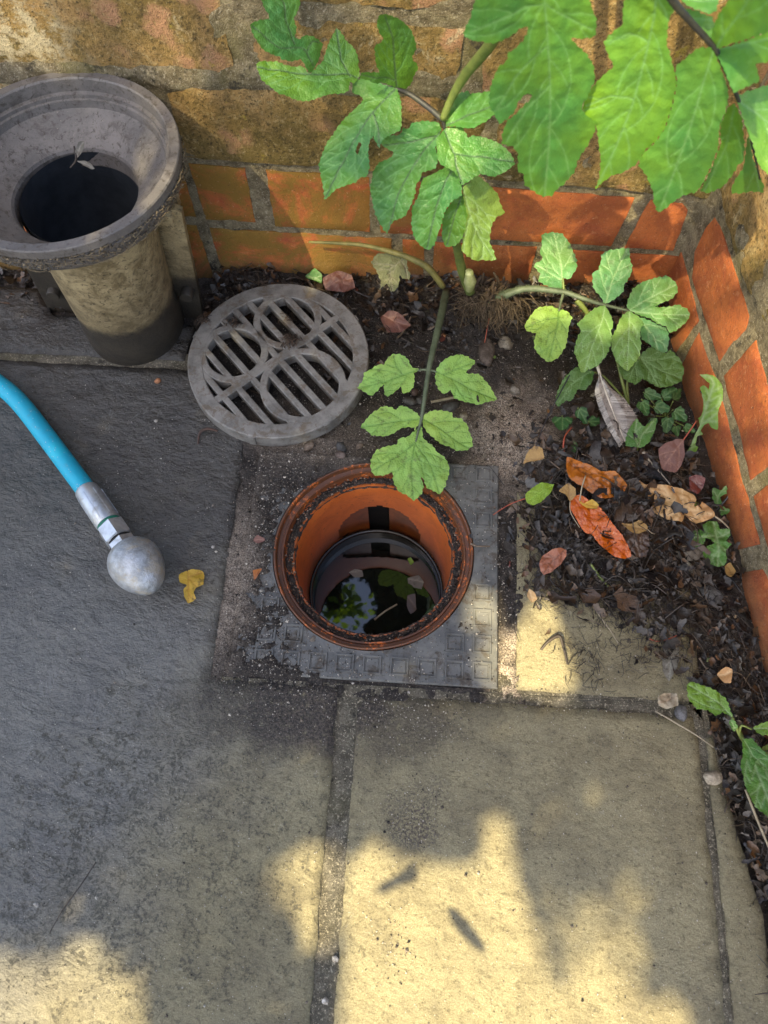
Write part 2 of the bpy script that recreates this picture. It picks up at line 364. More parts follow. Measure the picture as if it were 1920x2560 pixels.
# ------------------------------------------------------------------ ground
GC = Vector((-0.05, 0.352, 0))           # drain centre
def soilz(x, y):
    z = -0.012 + 0.006*fbm(x*14, y*14, 3) + 0.0022*fbm(x*70, y*70, 5)
    z += 0.030*sstep(0.70, 0.80, y)*(0.6+0.6*fbm(x*9, y*9, 9))*sstep(-0.36, -0.28, x)
    dx, dy = x-0.09, y-0.745; z += 0.028*math.exp(-(dx*dx/0.004+dy*dy/0.0016))
    dx, dy = x-0.28, y-0.44; z += 0.052*math.exp(-(dx*dx/0.013+dy*dy/0.011))*(1+0.45*fbm(x*25, y*25, 1))
    z += 0.010*math.exp(-((x-0.13)**2/0.004+(y-0.54)**2/0.006))
    z += 0.008*sstep(0.36, 0.42, x)
    # drifted over the drain frame on its left and far side
    if -0.27 < x < 0.15 and 0.16 < y < 0.52:
        lf = sstep(-0.13, -0.235, x)*1.5 + sstep(0.40, 0.475, y)*1.45*sstep(0.055, 0.01, x+0.02*fbm(y*30, x*30)) + 1.1*sstep(0.21, 0.185, y)*sstep(-0.08, -0.14, x)
        lf += 0.80*fbm(x*22, y*22, 7) + 0.75*fbm(x*80, y*80, 2)
        z = -0.004 + 0.0105*sstep(0.10, 1.4, lf)+0.0016*fbm(x*160, y*160, 4)
        z = max(z, -0.004)
        if x > 0.114 or x < -0.216 or y < 0.182 or y > 0.489: z = max(-0.003+0.004*fbm(x*40, y*40, 6)+0.002*fbm(x*150, y*150, 1), -0.008)
    return z
def in_poly(x, y, P):
    c = False; j = len(P)-1
    for i in range(len(P)):
        if (P[i][1] > y) != (P[j][1] > y) and x < (P[j][0]-P[i][0])*(y-P[i][1])/(P[j][1]-P[i][1])+P[i][0]: c = not c
        j = i
    return c
def grid_sheet(x0, x1, y0, y1, st, zf, keep=lambda x, y: True):
    nx, ny = int((x1-x0)/st)+1, int((y1-y0)/st)+1; m = MB()
    vs = []
    for j in range(ny):
        for i in range(nx):
            x, y = x0+i*st, y0+j*st
            dx, dy = x-GC.x, y-GC.y; d = math.hypot(dx, dy)
            if 0.1255 < d < 0.1300 : k = 0.1285/d; x, y = GC.x+dx*k, GC.y+dy*k
            vs.append((x, y, zf(x, y)))
    fs = []
    for j in range(ny-1):
        for i in range(nx-1):
            x, y = x0+(i+.5)*st, y0+(j+.5)*st
            if keep(x, y): fs.append((j*nx+i, j*nx+i+1, (j+1)*nx+i+1, (j+1)*nx+i))
    m.add(vs, fs); return m
far = MB()     # the wider garden ground, one sheet with the planted corner left open
ox = [(-6, -6), (6, -6), (6, 6), (-6, 6)]; ix = [(-0.70, 0.10), (0.56, 0.10), (0.56, 0.86), (-0.70, 0.86)]
far.add([(x, y, -0.02) for x, y in ox+ix], [(0, 1, 5, 4), (1, 2, 6, 5), (2, 3, 7, 6), (3, 0, 4, 7)])
tag(far.build('ground', M_SOIL, smooth=False), kind='structure')
so_ = grid_sheet(-0.72, 0.60, 0.08, 0.88, 0.0028, soilz, lambda x, y: math.hypot(x-GC.x, y-GC.y) > 0.1275)
tag(so_.build('soil_bed', M_SOIL), kind='structure')
s2 = grid_sheet(0.33, 0.60, -0.62, 0.0835, 0.005, lambda x, y: -0.014+0.006*fbm(x*20, y*20, 3)+0.02*sstep(0.40, 0.46, x))
tag(s2.build('soil_border', M_SOIL), kind='structure')

def slab(poly, mat, thick=0.04, z=0.0, name='paving_slab'):
    out = []
    for i in range(len(poly)):
        a, b = Vector(poly[i]).to_2d(), Vector(poly[(i+1) % len(poly)]).to_2d(); L = (b-a).length; n = max(1, int(L/0.006))
        nrm = Vector(((b-a).y, -(b-a).x)).normalized()
        for k in range(n):
            p = a+(b-a)*k/n; j = 0.0022*fbm(p.x*35, p.y*35, i*3.0)+0.0008*fbm(p.x*160, p.y*160, i)
            out.append(p+nrm*(j if k else 0))
    # CDT of the top with inner points so the riven face is real relief
    ins = inner_pts([tuple(p) for p in out], 0.012, 0.006)
    vv = [Vector(p) for p in out]+[Vector(p) for p in ins]
    r = delaunay_2d_cdt(vv, [], [list(range(len(out)))], 1, 1e-6)
    m = MB(); vs = []
    n = len(out)
    for p in r[0]:
        vs.append(Vector((p.x, p.y, z+0.0014*fbm(p.x*9+p.y*6, p.y*9-p.x*6, 2.0)+0.0006*fbm(p.x*50, p.y*50, 5))))
    fs = [list(f) for f in r[2]]
    # orientation
    f0 = fs[0]; nn = (vs[f0[1]]-vs[f0[0]]).cross(vs[f0[2]]-vs[f0[0]])
    if nn.z < 0: fs = [f[::-1] for f in fs]
    for i in range(n): vs[i] = Vector((vs[i].x, vs[i].y, vs[i].z-0.0012))
    b = len(vs)
    vs += [Vector((out[i].x, out[i].y, z-0.0035)) for i in range(n)] + [Vector((out[i].x, out[i].y, z-thick)) for i in range(n)]
    for i in range(n):
        j = (i+1) % n
        fs.append([i, b+i, b+j, j]); fs.append([b+i, b+n+i, b+n+j, b+j])
    m.add(vs, fs); o = m.build(name, mat); tag(o, kind='structure'); return o
def seg_d(px, py, ax, ay, bx, by):
    dx, dy = bx-ax, by-ay; l = dx*dx+dy*dy
    t = 0 if l == 0 else max(0, min(1, ((px-ax)*dx+(py-ay)*dy)/l)); return math.hypot(px-ax-dx*t, py-ay-dy*t)
def inner_pts(P, st, margin):
    xs = [p[0] for p in P]; ys = [p[1] for p in P]; out = []
    rows = max(1, int((max(ys)-min(ys))/st)+1)
    # bucket the boundary for speed
    cell = st*2; bk = {}
    for p in P: bk.setdefault((int(p[0]//cell), int(p[1]//cell)), []).append(p)
    y = min(ys)+st/2; r = 0
    while y < max(ys):
        x = min(xs)+(st/2 if r % 2 else 0)
        while x < max(xs):
            qx, qy = x+random.uniform(-.2, .2)*st, y+random.uniform(-.2, .2)*st
            if in_poly(qx, qy, P):
                ok = True; cx_, cy_ = int(qx//cell), int(qy//cell)
                for a in (-1, 0, 1):
                    for b in (-1, 0, 1):
                        for p in bk.get((cx_+a, cy_+b), ()):
                            if abs(p[0]-qx) < margin and abs(p[1]-qy) < margin: ok = False; break
                if ok: out.append((qx, qy))
            x += st
        y += st*0.87; r += 1
    return out
mj = MB(); mj.add([(-1.6, -1.2, -0.0028), (0.36, -1.2, -0.0028), (0.36, 0.178, -0.0028), (-1.6, 0.178, -0.0028)], [(0, 1, 2, 3)])
mj.add([(-1.6, 0.60, -0.0028), (-0.34, 0.60, -0.0028), (-0.34, 0.65, -0.0028), (-1.6, 0.65, -0.0028)], [(0, 1, 2, 3)])
mj.add([(0.345, 0.1785, -0.0028), (0.365, 0.1785, -0.0028), (0.405, -0.10, -0.0028), (0.43, -1.2, -0.0028), (0.3605, -1.2, -0.0028), (0.3605, 0.16, -0.0028)], [(0, 1, 2, 3, 4, 5)])
mj.add([(0.105, 0.1785, -0.0028), (0.345, 0.1785, -0.0028), (0.345, 0.20, -0.0028), (0.105, 0.20, -0.0028)], [(3, 2, 1, 0)])
tag(mj.build('joint_mortar', M_JOINT, smooth=False), kind='structure')
slab([(-1.6, -1.2), (-0.080, -1.2), (-0.081, 0.172), (-0.24, 0.174), (-0.242, 0.54), (-0.30, 0.615), (-0.36, 0.622), (-1.6, 0.628)], MS[0])
slab([(-0.056, -1.2), (0.352, -1.2), (0.352, 0.135), (0.348, 0.164), (-0.045, 0.166), (-0.055, 0.150)], MS[1])
slab([(0.137, 0.184), (0.359, 0.182), (0.362, 0.30), (0.355, 0.46), (0.139, 0.45)], MS[2])
slab([(0.366, -1.2), (0.415, -1.2), (0.404, -0.05), (0.389, 0.02), (0.374, 0.09), (0.368, 0.142), (0.361, 0.14)], MS[3])
slab([(-1.6, 0.640), (-0.35, 0.637), (-0.345, 0.70), (-0.40, 0.712), (-0.565, 0.708), (-0.600, 0.758), (-1.6, 0.765)], MS[3])

# ------------------------------------------------------------------ walls
def wall_poly(m, pts2, frame, depth, bulge=0.0, st=0.006, ns=11.0, amp=0.0015, edge=0.0020):
    """pts2 in (u, z); frame(u, z, out) -> world. Rounded block face with relief, sides back to depth."""
    if sum(pts2[i][0]*pts2[(i+1) % len(pts2)][1]-pts2[(i+1) % len(pts2)][0]*pts2[i][1] for i in range(len(pts2))) < 0: pts2 = pts2[::-1]
    out = []
    for i in range(len(pts2)):
        a, b = Vector(pts2[i]), Vector(pts2[(i+1) % len(pts2)]); L = (b-a).length; n = max(1, int(L/st))
        for k in range(n):
            p = a+(b-a)*k/n; p = p+Vector((fbm(p.x*50, p.y*50, 1), fbm(p.x*50, p.y*50, 8)))*edge; out.append(p)
    ins = inner_pts([tuple(p) for p in out], st*1.2, st*0.7)
    vv = [Vector(p) for p in out]+[Vector(p) for p in ins]; r = delaunay_2d_cdt(vv, [], [list(range(len(out)))], 1, 1e-6)
    n = len(out); vs = []
    c = sum(out, Vector((0, 0)))/n
    for i, p in enumerate(r[0]):
        h = amp*fbm(p.x*ns, p.y*ns, 4)+amp*0.5*fbm(p.x*ns*5, p.y*ns*5, 2)
        vs.append(frame(p.x, p.y, h+bulge-(0.0025 if i < n else 0)))
    fs = [list(f) for f in r[2]]
    b = len(vs); vs += [frame(p.x, p.y, -depth) for p in r[0][:n]]
    for i in range(n): fs.append([i, b+i, b+(i+1) % n, (i+1) % n])
    m.add(vs, fs)
WY = 0.80
def fb(u, z, o): return Vector((u, WY-o-0.012*0+0.0, z))
def bk_px(pts):
    out = []
    for a, b in pts: p = pt(a, b, ('y', WY)); out.append((p.x, p.z))
    return out
wall = empty('garden_wall', (0, 0.85, 0), 'old garden wall behind the drain, two red brick courses under weathered sandstone blocks', 'wall')
br = MB()
def rect(x0, x1, z0, z1, dz=0.0): return [(x0, z0), (x1, z0+dz), (x1, z1+dz), (x0, z1)]
for q in [rect(-0.72, -0.565, .118, .212), rect(-0.552, -.33, .115, .212), [(-.318, .112), (-.2465, .109), (-.2445, .205), (-.318, .209)], [(-.219, .103), (-.083, .099), (-.081, .196), (-.217, .203)],
          [(-.068, .098), (.045, .095), (.044, .189), (-.068, .195)], [(.058, .094), (.262, .089), (.270, .178), (.058, .189)], [(.281, .087), (.350, .085), (.346, .160), (.335, .172), (.291, .176)],
          rect(-.72, -.58, -.02, .10), rect(-.568, -.375, -.02, .10), [(-.362, -.02), (-.334, -.02), (-.334, .098), (-.362, .099)], [(-.316, -.02), (-.052, -.02), (-.052, .086), (-.317, .094)],
          [(-.036, -.02), (-.004, -.02), (-.004, .084), (-.036, .086)], [(.010, -.02), (.155, -.02), (.158, .081), (.010, .084)], [(.176, -.02), (.372, -.02), (.367, .074), (.176, .079)]]:
    wall_poly(br, q, fb, 0.04, 0.0, st=0.007, ns=8, amp=0.0012, edge=0.0014)
br.build('brickwork', M_BRICK, wall, autosmooth=R(50))
stn = MB()
for q in [[(-.75, .232), (-.36, .230), (-.35, .325), (-.36, .332), (-.75, .335)], [(-.320, .222), (.052, .205), (.064, .30), (.04, .324), (-.29, .330), (-.316, .314)], [(.074, .204), (.25, .196), (.365, .185), (.365, .30), (.08, .316)],
          [(-.75, .346), (-.230, .340), (-.231, .44), (-.24, .468), (-.75, .47)], [(-.205, .338), (.02, .336), (.03, .402), (-.18, .408), (-.202, .398)], [(.05, .332), (.37, .318), (.37, .44), (.05, .45)],
          [(-.21, .428), (.03, .424), (.035, .52), (-.21, .52)], [(-.75, .485), (-.235, .482), (-.235, .58), (-.75, .58)], [(.05, .465), (.37, .455), (.37, .56), (.05, .56)],
          [(-.21, .535), (.03, .535), (.035, .62), (-.21, .62)]]:
    wall_poly(stn, q, fb, 0.04, 0.004, st=0.009, ns=14, amp=0.0026, edge=0.0026)
stn.build('stonework', M_STONE, wall, autosmooth=R(60))
mo = MB(); vs = []; nx, nz = 150, 90
for j in range(nz+1):
    for i in range(nx+1):
        x = -0.8+i*1.25/nx; z = -0.05+j*0.69/nz
        lowz = sstep(0.21, 0.23, z)
        rec = 0.0034*(1-lowz)+(-0.0005)*lowz; am = 0.45+0.55*lowz
        if 0.018 > abs(z-0.3365) and x < .05: rec -= 0.004
        vs.append((x, WY+rec-am*(0.0045*fbm(x*24, z*24, 3)+0.0016*fbm(x*110, z*110, 5)), z))
fs = [(j*(nx+1)+i, j*(nx+1)+i+1, (j+1)*(nx+1)+i+1, (j+1)*(nx+1)+i) for j in range(nz) for i in range(nx)]
mo.add(vs, fs); mo.build('mortar', M_MORT, wall)
core = MB(); core.box((-0.20, 0.92, 0.30), (1.22, 0.20, 0.72)); core.build('wall_core', M_MORT, wall, smooth=False)

# the wall on the right, returning towards the viewer
RA = Vector((0.360, 0.789)); RB = Vector((0.425, 0.350)); RD = (RB-RA).normalized(); RN = Vector((-RD.y*-1, RD.x*-1)); RN = Vector((RD.y, -RD.x))
if RN.x > 0: RN = -RN
def fr(u, z, o): p = RA+RD*u+RN*o; return Vector((p.x, p.y, z))
def rt_px(r, pts):
    out = []
    for a, b in rg(r, pts):
        d = ray(a, b); t = ((RA.x-C0.x)*RN.x+(RA.y-C0.y)*RN.y)/(d.x*RN.x+d.y*RN.y); p = C0+d*t
        out.append(((Vector((p.x, p.y))-RA).dot(RD), p.z))
    return out
wr = empty('garden_wall', (0.46, 0.4, 0), 'red brick and sandstone side wall returning towards the viewer on the right', 'wall')
br = MB()
def drop(P, k):     # carry the lower edge of a bottom-course brick below the soil
    return P
u1 = rt_px('D', [(1405, 8), (1440, 70), (1535, 370), (1620, 650), (1600, 735), (1435, 945), (1335, 640), (1262, 400), (1275, 235), (1340, 90)])
u2 = rt_px('I', [(1408, 350), (1578, 155), (1650, 430), (1720, 760), (1690, 815), (1552, 915), (1490, 640), (1425, 440)])
u3 = rt_px('I', [(1572, 1005), (1720, 890), (1800, 1200), (1860, 1500), (1720, 1560), (1640, 1270), (1595, 1100)])
l0 = rt_px('D', [(1235, 395), (1265, 520), (1300, 680), (1270, 715), (1150, 830), (1120, 760), (1180, 600)])
l1 = rt_px('I', [(1180, 250), (1270, 110), (1350, 330), (1420, 560), (1490, 870), (1560, 1100), (1602, 1270), (1480, 1350)])
for q in (u1, u2, u3): wall_poly(br, q, fr, 0.04, 0.0, st=0.007, ns=8, amp=0.0012, edge=0.0012)
zt = lambda P: max(p[1] for p in P)
wall_poly(br, [(-0.02, -0.05), (l0[3][0]-0.01, -0.05), l0[3], l0[2], l0[1], (-0.01, l0[0][1])], fr, 0.04, 0, 0.007, 8, 0.0012, 0.0012)
wall_poly(br, [(l1[0][0]+0.012, -0.05), (l1[6][0]-0.03, -0.05), l1[6], l1[5], l1[4], l1[3], l1[2], l1[1]], fr, 0.04, 0, 0.007, 8, 0.0012, 0.0012)
e = l1[6]
wall_poly(br, [(e[0]+0.0, -0.05), (e[0]+.25, -0.05), (e[0]+.25, e[1]-.0), (e[0]+0.03, e[1]-0.004)], fr, 0.04, 0, 0.007, 8, 0.0012, 0.0012)
br.build('brickwork', M_BRICK, wr, autosmooth=R(50))
u1t = zt(u1); stn = MB()
print('RW', u1, u2, l1)
for q in [[(0.0, u1t+.03), (.10, u1t+.015), (.17, u1t+.02), (.17, u1t+.13), (0, u1t+.14)], [(.20, u1t+.03), (.50, u1t+.02), (.50, u1t+.13), (.20, u1t+.14)], [(.0, u1t+.16), (.38, u1t+.15), (.38, u1t+.26), (0, u1t+.26)],
          [(.40, u1t+.15), (.80, u1t+.15), (.80, u1t+.25), (.40, u1t+.26)], [(.52, u1t+.02), (.80, u1t+.02), (.80, u1t+.13), (.52, u1t+.13)]]:
    wall_poly(stn, q, fr, 0.04, 0.003, st=0.009, ns=14, amp=0.004, edge=0.004)
stn.build('stonework', M_STONE, wr, autosmooth=R(60))
mo = MB(); vs = []; nx, nz = 110, 75
for j in range(nz+1):
    for i in range(nx+1):
        u = -0.02+i*0.95/nx; z = -0.05+j*0.60/nz
        vs.append(fr(u, z, -0.0034+(0.45+0.55*sstep(u1t, u1t+.03, z))*(0.004*fbm(u*24, z*24, 13)+0.0016*fbm(u*110, z*110, 5))+0.004*sstep(u1t, u1t+.03, z)))
fs = [(j*(nx+1)+i, j*(nx+1)+i+1, (j+1)*(nx+1)+i+1, (j+1)*(nx+1)+i) for j in range(nz) for i in range(nx)]
mo.add(vs, fs); mo.build('mortar', M_MORT, wr)
core = MB(); a, b = RA+RD*-0.02-RN*0.02, RA+RD*0.93-RN*0.02; c, d = b-RN*0.2, a-RN*0.2
core.add([(*a, -.05), (*b, -.05), (*c, -.05), (*d, -.05), (*a, .55), (*b, .55), (*c, .55), (*d, .55)], [(0, 1, 5, 4), (1, 2, 6, 5), (2, 3, 7, 6), (3, 0, 4, 7), (4, 5, 6, 7)])
core.build('wall_core', M_MORT, wr, smooth=False)

# ------------------------------------------------------------------ drain gully
M_FRAME = mat_simple('dark_plastic_frame', (0.078, 0.078, 0.074), (0.150, 0.146, 0.132), 26, 0.42, 0.6, 0.0012, dirt=0.85, dirtc=(0.060, 0.047, 0.034), dsc=42)
def mat_clay():
    s = NM('orange_drain_plastic'); _, _, Z = s.xyz(); n = s.noise(30, 6, 0.7, 0.4); n2 = s.noise(140, 5, 0.75)
    c = s.mix(s.map(n, 0.35, 0.65), (0.64, 0.165, 0.030), (0.50, 0.120, 0.024))
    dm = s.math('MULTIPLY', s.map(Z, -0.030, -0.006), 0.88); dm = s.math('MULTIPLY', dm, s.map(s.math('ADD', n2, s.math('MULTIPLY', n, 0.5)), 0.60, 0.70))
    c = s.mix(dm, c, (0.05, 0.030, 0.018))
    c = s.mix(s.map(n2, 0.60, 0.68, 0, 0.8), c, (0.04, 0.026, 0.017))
    low_shade = s.map(s.math('ADD', Z, s.math('MULTIPLY', n, 0.05)), -0.09, -0.16); c = s.mix(s.math('MULTIPLY', low_shade, 0.85), c, (0.040, 0.021, 0.012))  # shade deep in the shaft, put into the colour
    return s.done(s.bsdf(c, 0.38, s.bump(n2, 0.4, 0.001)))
M_CLAY = mat_clay()
gul = empty('drain_gully', GC, 'open orange drain gully set in a square dark plastic frame in the paving, cover off', 'drain')
fm = MB(); N = 128; sq = (-0.214, 0.114, 0.183, 0.488); vs = []
for k in range(N):
    a = 2*math.pi*k/N; ca, sa = math.cos(a), math.sin(a)
    tx = ((sq[1]-GC.x) if ca > 0 else (sq[0]-GC.x))/ca if abs(ca) > 1e-6 else 9; ty = ((sq[3]-GC.y) if sa > 0 else (sq[2]-GC.y))/sa if abs(sa) > 1e-6 else 9
    t = min(tx, ty)
    for r_, z_ in ((0.1325, 0.002), (None, 0.002)):
        q = r_ if r_ else t-0.0015*(1.2); vs.append((GC.x+ca*q, GC.y+sa*q, z_))
    vs.append((GC.x+ca*t, GC.y+sa*t, 0.0)); vs.append((GC.x+ca*t, GC.y+sa*t, -0.02)); vs.append((GC.x+ca*0.1315, GC.y+sa*0.1315, -0.004))
# make the corners exact
for cx_, cy_ in ((sq[0], sq[2]), (sq[1], sq[2]), (sq[0], sq[3]), (sq[1], sq[3])):
    k = min(range(N), key=lambda k: (vs[k*5+2][0]-cx_)**2+(vs[k*5+2][1]-cy_)**2)
    vs[k*5+2] = (cx_, cy_, 0); vs[k*5+3] = (cx_, cy_, -.02); vs[k*5+1] = (cx_-0.0015*(1 if cx_ > 0 else -1), cy_-0.0015*(1 if cy_ > .3 else -1), .002)
fs = []
for k in range(N):
    j = (k+1) % N
    fs += [(k*5, k*5+1, j*5+1, j*5), (k*5+1, k*5+2, j*5+2, j*5+1), (k*5+2, k*5+3, j*5+3, j*5+2), (k*5+4, k*5, j*5, j*5+4)]
fm.add(vs, fs)
P_ = 0.0338
for i in range(9):
    for j in range(9):
        x = 0.114-0.0200-i*P_; y = 0.183+0.0195+j*P_
        if x-0.012 < sq[0] or y+0.012 > sq[3] or math.hypot(x-GC.x, y-GC.y) < 0.1325+0.0135: continue
        # a ridge round a slightly sunk pad
        o_, i_ = 0.0118, 0.0088
        V = []
        for rr_, z_ in ((o_, 0.0021), (o_-0.0006, 0.0044), (i_+0.0008, 0.0044), (i_, 0.0022), (0.0078, 0.0022), (0.0072, 0.0030)):
            for sx, sy in ((-1, -1), (1, -1), (1, 1), (-1, 1)): V.append((x+sx*rr_, y+sy*rr_, z_))
        F = []
        for l in range(5):
            for k in range(4): F.append((l*4+k, l*4+(k+1) % 4, (l+1)*4+(k+1) % 4, (l+1)*4+k))
        F.append((20, 21, 22, 23)); fm.add(V, F)
fm.build('frame', M_FRAME, gul, smooth=False)
rim = MB()
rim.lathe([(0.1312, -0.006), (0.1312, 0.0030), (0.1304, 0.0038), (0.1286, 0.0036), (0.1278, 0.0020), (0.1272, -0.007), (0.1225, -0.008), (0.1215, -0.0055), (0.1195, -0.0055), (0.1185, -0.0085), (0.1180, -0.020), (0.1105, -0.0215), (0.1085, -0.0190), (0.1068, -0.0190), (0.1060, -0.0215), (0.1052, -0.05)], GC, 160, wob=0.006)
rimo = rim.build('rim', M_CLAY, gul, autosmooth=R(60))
# shaft wall with the side inlet left open
sh = MB(); NT, NZ = 144, 34; vs = []; z0, z1 = -0.05, -0.180
inl_c, inl_r = -0.150, 0.064
for j in range(NZ+1):
    z = z0+(z1-z0)*j/NZ; r_ = 0.1052-0.003*j/NZ
    for i in range(NT): a = 2*math.pi*i/NT; vs.append((GC.x+r_*math.cos(a), GC.y+r_*math.sin(a), z))
fs = []
for j in range(NZ):
    for i in range(NT):
        z = z0+(z1-z0)*(j+.5)/NZ; a = 2*math.pi*(i+.5)/NT
        if math.sin(a) > 0 and math.hypot(0.104*math.cos(a), z-inl_c) < inl_r: continue
        fs.append((j*NT+i, j*NT+(i+1) % NT, (j+1)*NT+(i+1) % NT, (j+1)*NT+i))
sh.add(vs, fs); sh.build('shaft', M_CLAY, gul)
il = MB(); ax = Matrix.Rotation(R(-90), 3, 'X')
il.lathe([(inl_r+0.0035, 0.105), (inl_r+.0035, 0.118)], (GC.x, GC.y, inl_c), 64, axis=ax)
bk_ = MB(); vs = []; fs = []; NA_ = 40
for k in range(NA_+1):
    a = R(90)+R(48)-R(96)*k/NA_
    for z_ in (inl_c+.075, inl_c+.02, inl_c-.02, inl_c-.09): vs.append((GC.x+.1085*math.cos(a), GC.y+.1085*math.sin(a), z_))
for k in range(NA_):
    xm = (vs[k*4][0]+vs[(k+1)*4][0])/2-GC.x
    if -0.016 < xm < 0.012: continue
    for q in range(3): fs.append((k*4+q, (k+1)*4+q, (k+1)*4+q+1, k*4+q+1))
bk_.add(vs, fs); bk_.build('trap_plate', mat_simple('shaded_orange_plastic', (0.30, 0.085, 0.020), (0.13, 0.038, 0.012), 18, 0.35, 0.3, 0.001), gul)  # darker orange: shade of the recess put into the colour
il.build('side_inlet', M_CLAY, gul)
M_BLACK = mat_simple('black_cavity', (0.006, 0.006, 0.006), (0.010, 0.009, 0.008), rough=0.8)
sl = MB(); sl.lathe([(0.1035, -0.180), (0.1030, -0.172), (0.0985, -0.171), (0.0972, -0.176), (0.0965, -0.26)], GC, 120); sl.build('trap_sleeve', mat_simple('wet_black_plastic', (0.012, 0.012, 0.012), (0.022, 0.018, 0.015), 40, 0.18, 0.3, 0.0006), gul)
bx = MB(); bx.box((GC.x, GC.y+0.150, inl_c), (0.17, 0.06, 0.17)); bx.build('slot_dark', M_BLACK, gul, smooth=False)  # black box standing in for the darkness behind the slot
# dirt packed on the ledge of the rim
dr = MB(); vs = []; fs = []; NA, NR = 260, 9
for i in range(NA):
    a = 2*math.pi*i/NA
    for k in range(NR):
        t = k/(NR-1); r_ = 0.1046+t*0.0165+0.0022*fbm(math.cos(a)*9, math.sin(a)*9, k*.7)
        far_ = 0.3+0.7*abs(math.cos(a*0.5-0.9))
        z_ = -0.0195-0.004*abs(2*t-1)**2+(0.0055*fbm(math.cos(a)*11, math.sin(a)*11, t*3)+0.004*fbm(math.cos(a)*40, math.sin(a)*40, t*9)+0.0018)*(1-abs(2*t-1)**3)
        vs.append((GC.x+r_*math.cos(a), GC.y+r_*math.sin(a), z_))
for i in range(NA):
    for k in range(NR-1): j = (i+1) % NA; fs.append((i*NR+k, j*NR+k, j*NR+k+1, i*NR+k+1))
dr.add(vs, fs); tag(dr.build('rim_dirt', M_SOIL), 'dark crumbly dirt packed on the ledge inside the open drain rim', 'dirt', kind='stuff')
s = NM('drain_water'); bm_ = s.bump(s.noise(22, 3, 0.5), 0.05, 0.002)
M_WATER = s.done(s.bsdf((0.006, 0.007, 0.006), 0.02, bm_, spec=0.5, IOR=1.85))
wt = MB(); vs = [(GC.x, GC.y, -0.196)]; 
for k in range(96): a = 2*math.pi*k/96; vs.append((GC.x+0.0968*math.cos(a), GC.y+0.0968*math.sin(a), -0.196))
wt.add(vs, [(0, k+1, (k+1) % 96+1) for k in range(96)]); tag(wt.build('water', M_WATER, smooth=False), kind='structure')

# ------------------------------------------------------------------ round grate
M_GRATE = mat_simple('grey_grate_plastic', (0.105, 0.098, 0.086), (0.225, 0.212, 0.190), 34, 0.6, 0.8, 0.0016, dirt=0.7, dirtc=(0.115, 0.085, 0.055), dsc=60, lo=.30, hi=.62)
gz = 0.026
g0 = PZ(695, 893, gz); RG = 0.1305
gr = empty('drain_grate', (g0.x, g0.y, 0), 'round grey slotted drain cover with curved ribs lying beside the open drain', 'drain cover')
tiltm = Matrix.Rotation(R(1.5), 3, 'X')
def gl(x, y, z): q = tiltm @ Vector((x*RG, y*RG, 0)); return Vector((g0.x+q.x, g0.y+q.y, gz+q.z+z))
def arc_band(m, c, r0, r1, top, bot, a0=0, a1=360, n=96, bev=0.0012, clip=None):
    vs = []; fs = []; full = (a1-a0) >= 360
    pr = [(r1, bot), (r1, top-bev), (r1-bev/RG, top), (r0+bev/RG, top), (r0, top-bev), (r0, bot)]
    cnt = n if full else n+1
    for k in range(cnt):
        a = R(a0+(a1-a0)*k/n)
        for r_, z_ in pr: vs.append(gl(c[0]+r_*math.cos(a), c[1]+r_*math.sin(a), z_))
    P = len(pr)
    for k in range(n):
        j = (k+1) % cnt
        mx, my = c[0]+(r0+r1)/2*math.cos(R(a0+(a1-a0)*(k+.5)/n)), c[1]+(r0+r1)/2*math.sin(R(a0+(a1-a0)*(k+.5)/n))
        if clip and math.hypot(mx, my) > clip: continue
        for i in range(P-1): fs.append((k*P+i, j*P+i, j*P+i+1, k*P+i+1))
    m.add(vs, fs)
ring = MB(); arc_band(ring, (0, 0), 0.825, 1.0, 0.0, -0.024, n=144, bev=0.0016)
for a in (-100, 35, 165, -52):
    an = R(a); c_ = gl(1.0*math.cos(an), 1.0*math.sin(an), -0.012); mt = Matrix.Rotation(an, 3, 'Z')
    ring.box(c_, (0.0035, 0.010, 0.020), mat3=mt)
ring.build('outer_ring', M_GRATE, gr, autosmooth=R(40))
bars = MB(); wb = 0.030
def barseg(m, p, q, top, hw=0.035, bot=-0.017):
    d = Vector((q[0]-p[0], q[1]-p[1])).normalized(); nn = Vector((-d.y, d.x))
    vs = []
    for (o, z_) in ((hw*0.8, bot), (hw, top-0.001), (hw-0.008, top), (-hw+0.008, top), (-hw, top-0.001), (-hw*0.8, bot)):
        for e_ in (p, q): vs.append(gl(e_[0]+nn.x*o, e_[1]+nn.y*o, z_))
    fs = [(i*2, i*2+1, (i*2+3) % 12, (i*2+2) % 12) for i in range(6)]
    m.add(vs, fs)
d45 = (math.cos(R(-47)), math.sin(R(-47))); n45 = (-d45[1], d45[0])
for k in range(-4, 5):
    o = k*0.186; hl = math.sqrt(max(0.86**2-o*o, 0)); c = (n45[0]*o, n45[1]*o)
    one = MB(); barseg(one, (c[0]-d45[0]*hl, c[1]-d45[1]*hl), (c[0]+d45[0]*hl, c[1]+d45[1]*hl), -0.0006)
    one.build('bar', M_GRATE, gr, smooth=False)
one = MB(); barseg(one, (-n45[0]*.86, -n45[1]*.86), (n45[0]*.86, n45[1]*.86), -0.0004, 0.043); one.build('cross_bar', M_GRATE, gr, smooth=False)
for c_, r_ in (((0.05, 0.50), 0.345), ((-0.50, 0.04), 0.345), ((0.31, -0.33), 0.43)):
    one = MB(); arc_band(one, c_, r_-0.041, r_+0.041, -0.0002, -0.018, n=96, clip=0.93); one.build('curved_rib', M_GRATE, gr, autosmooth=R(40))

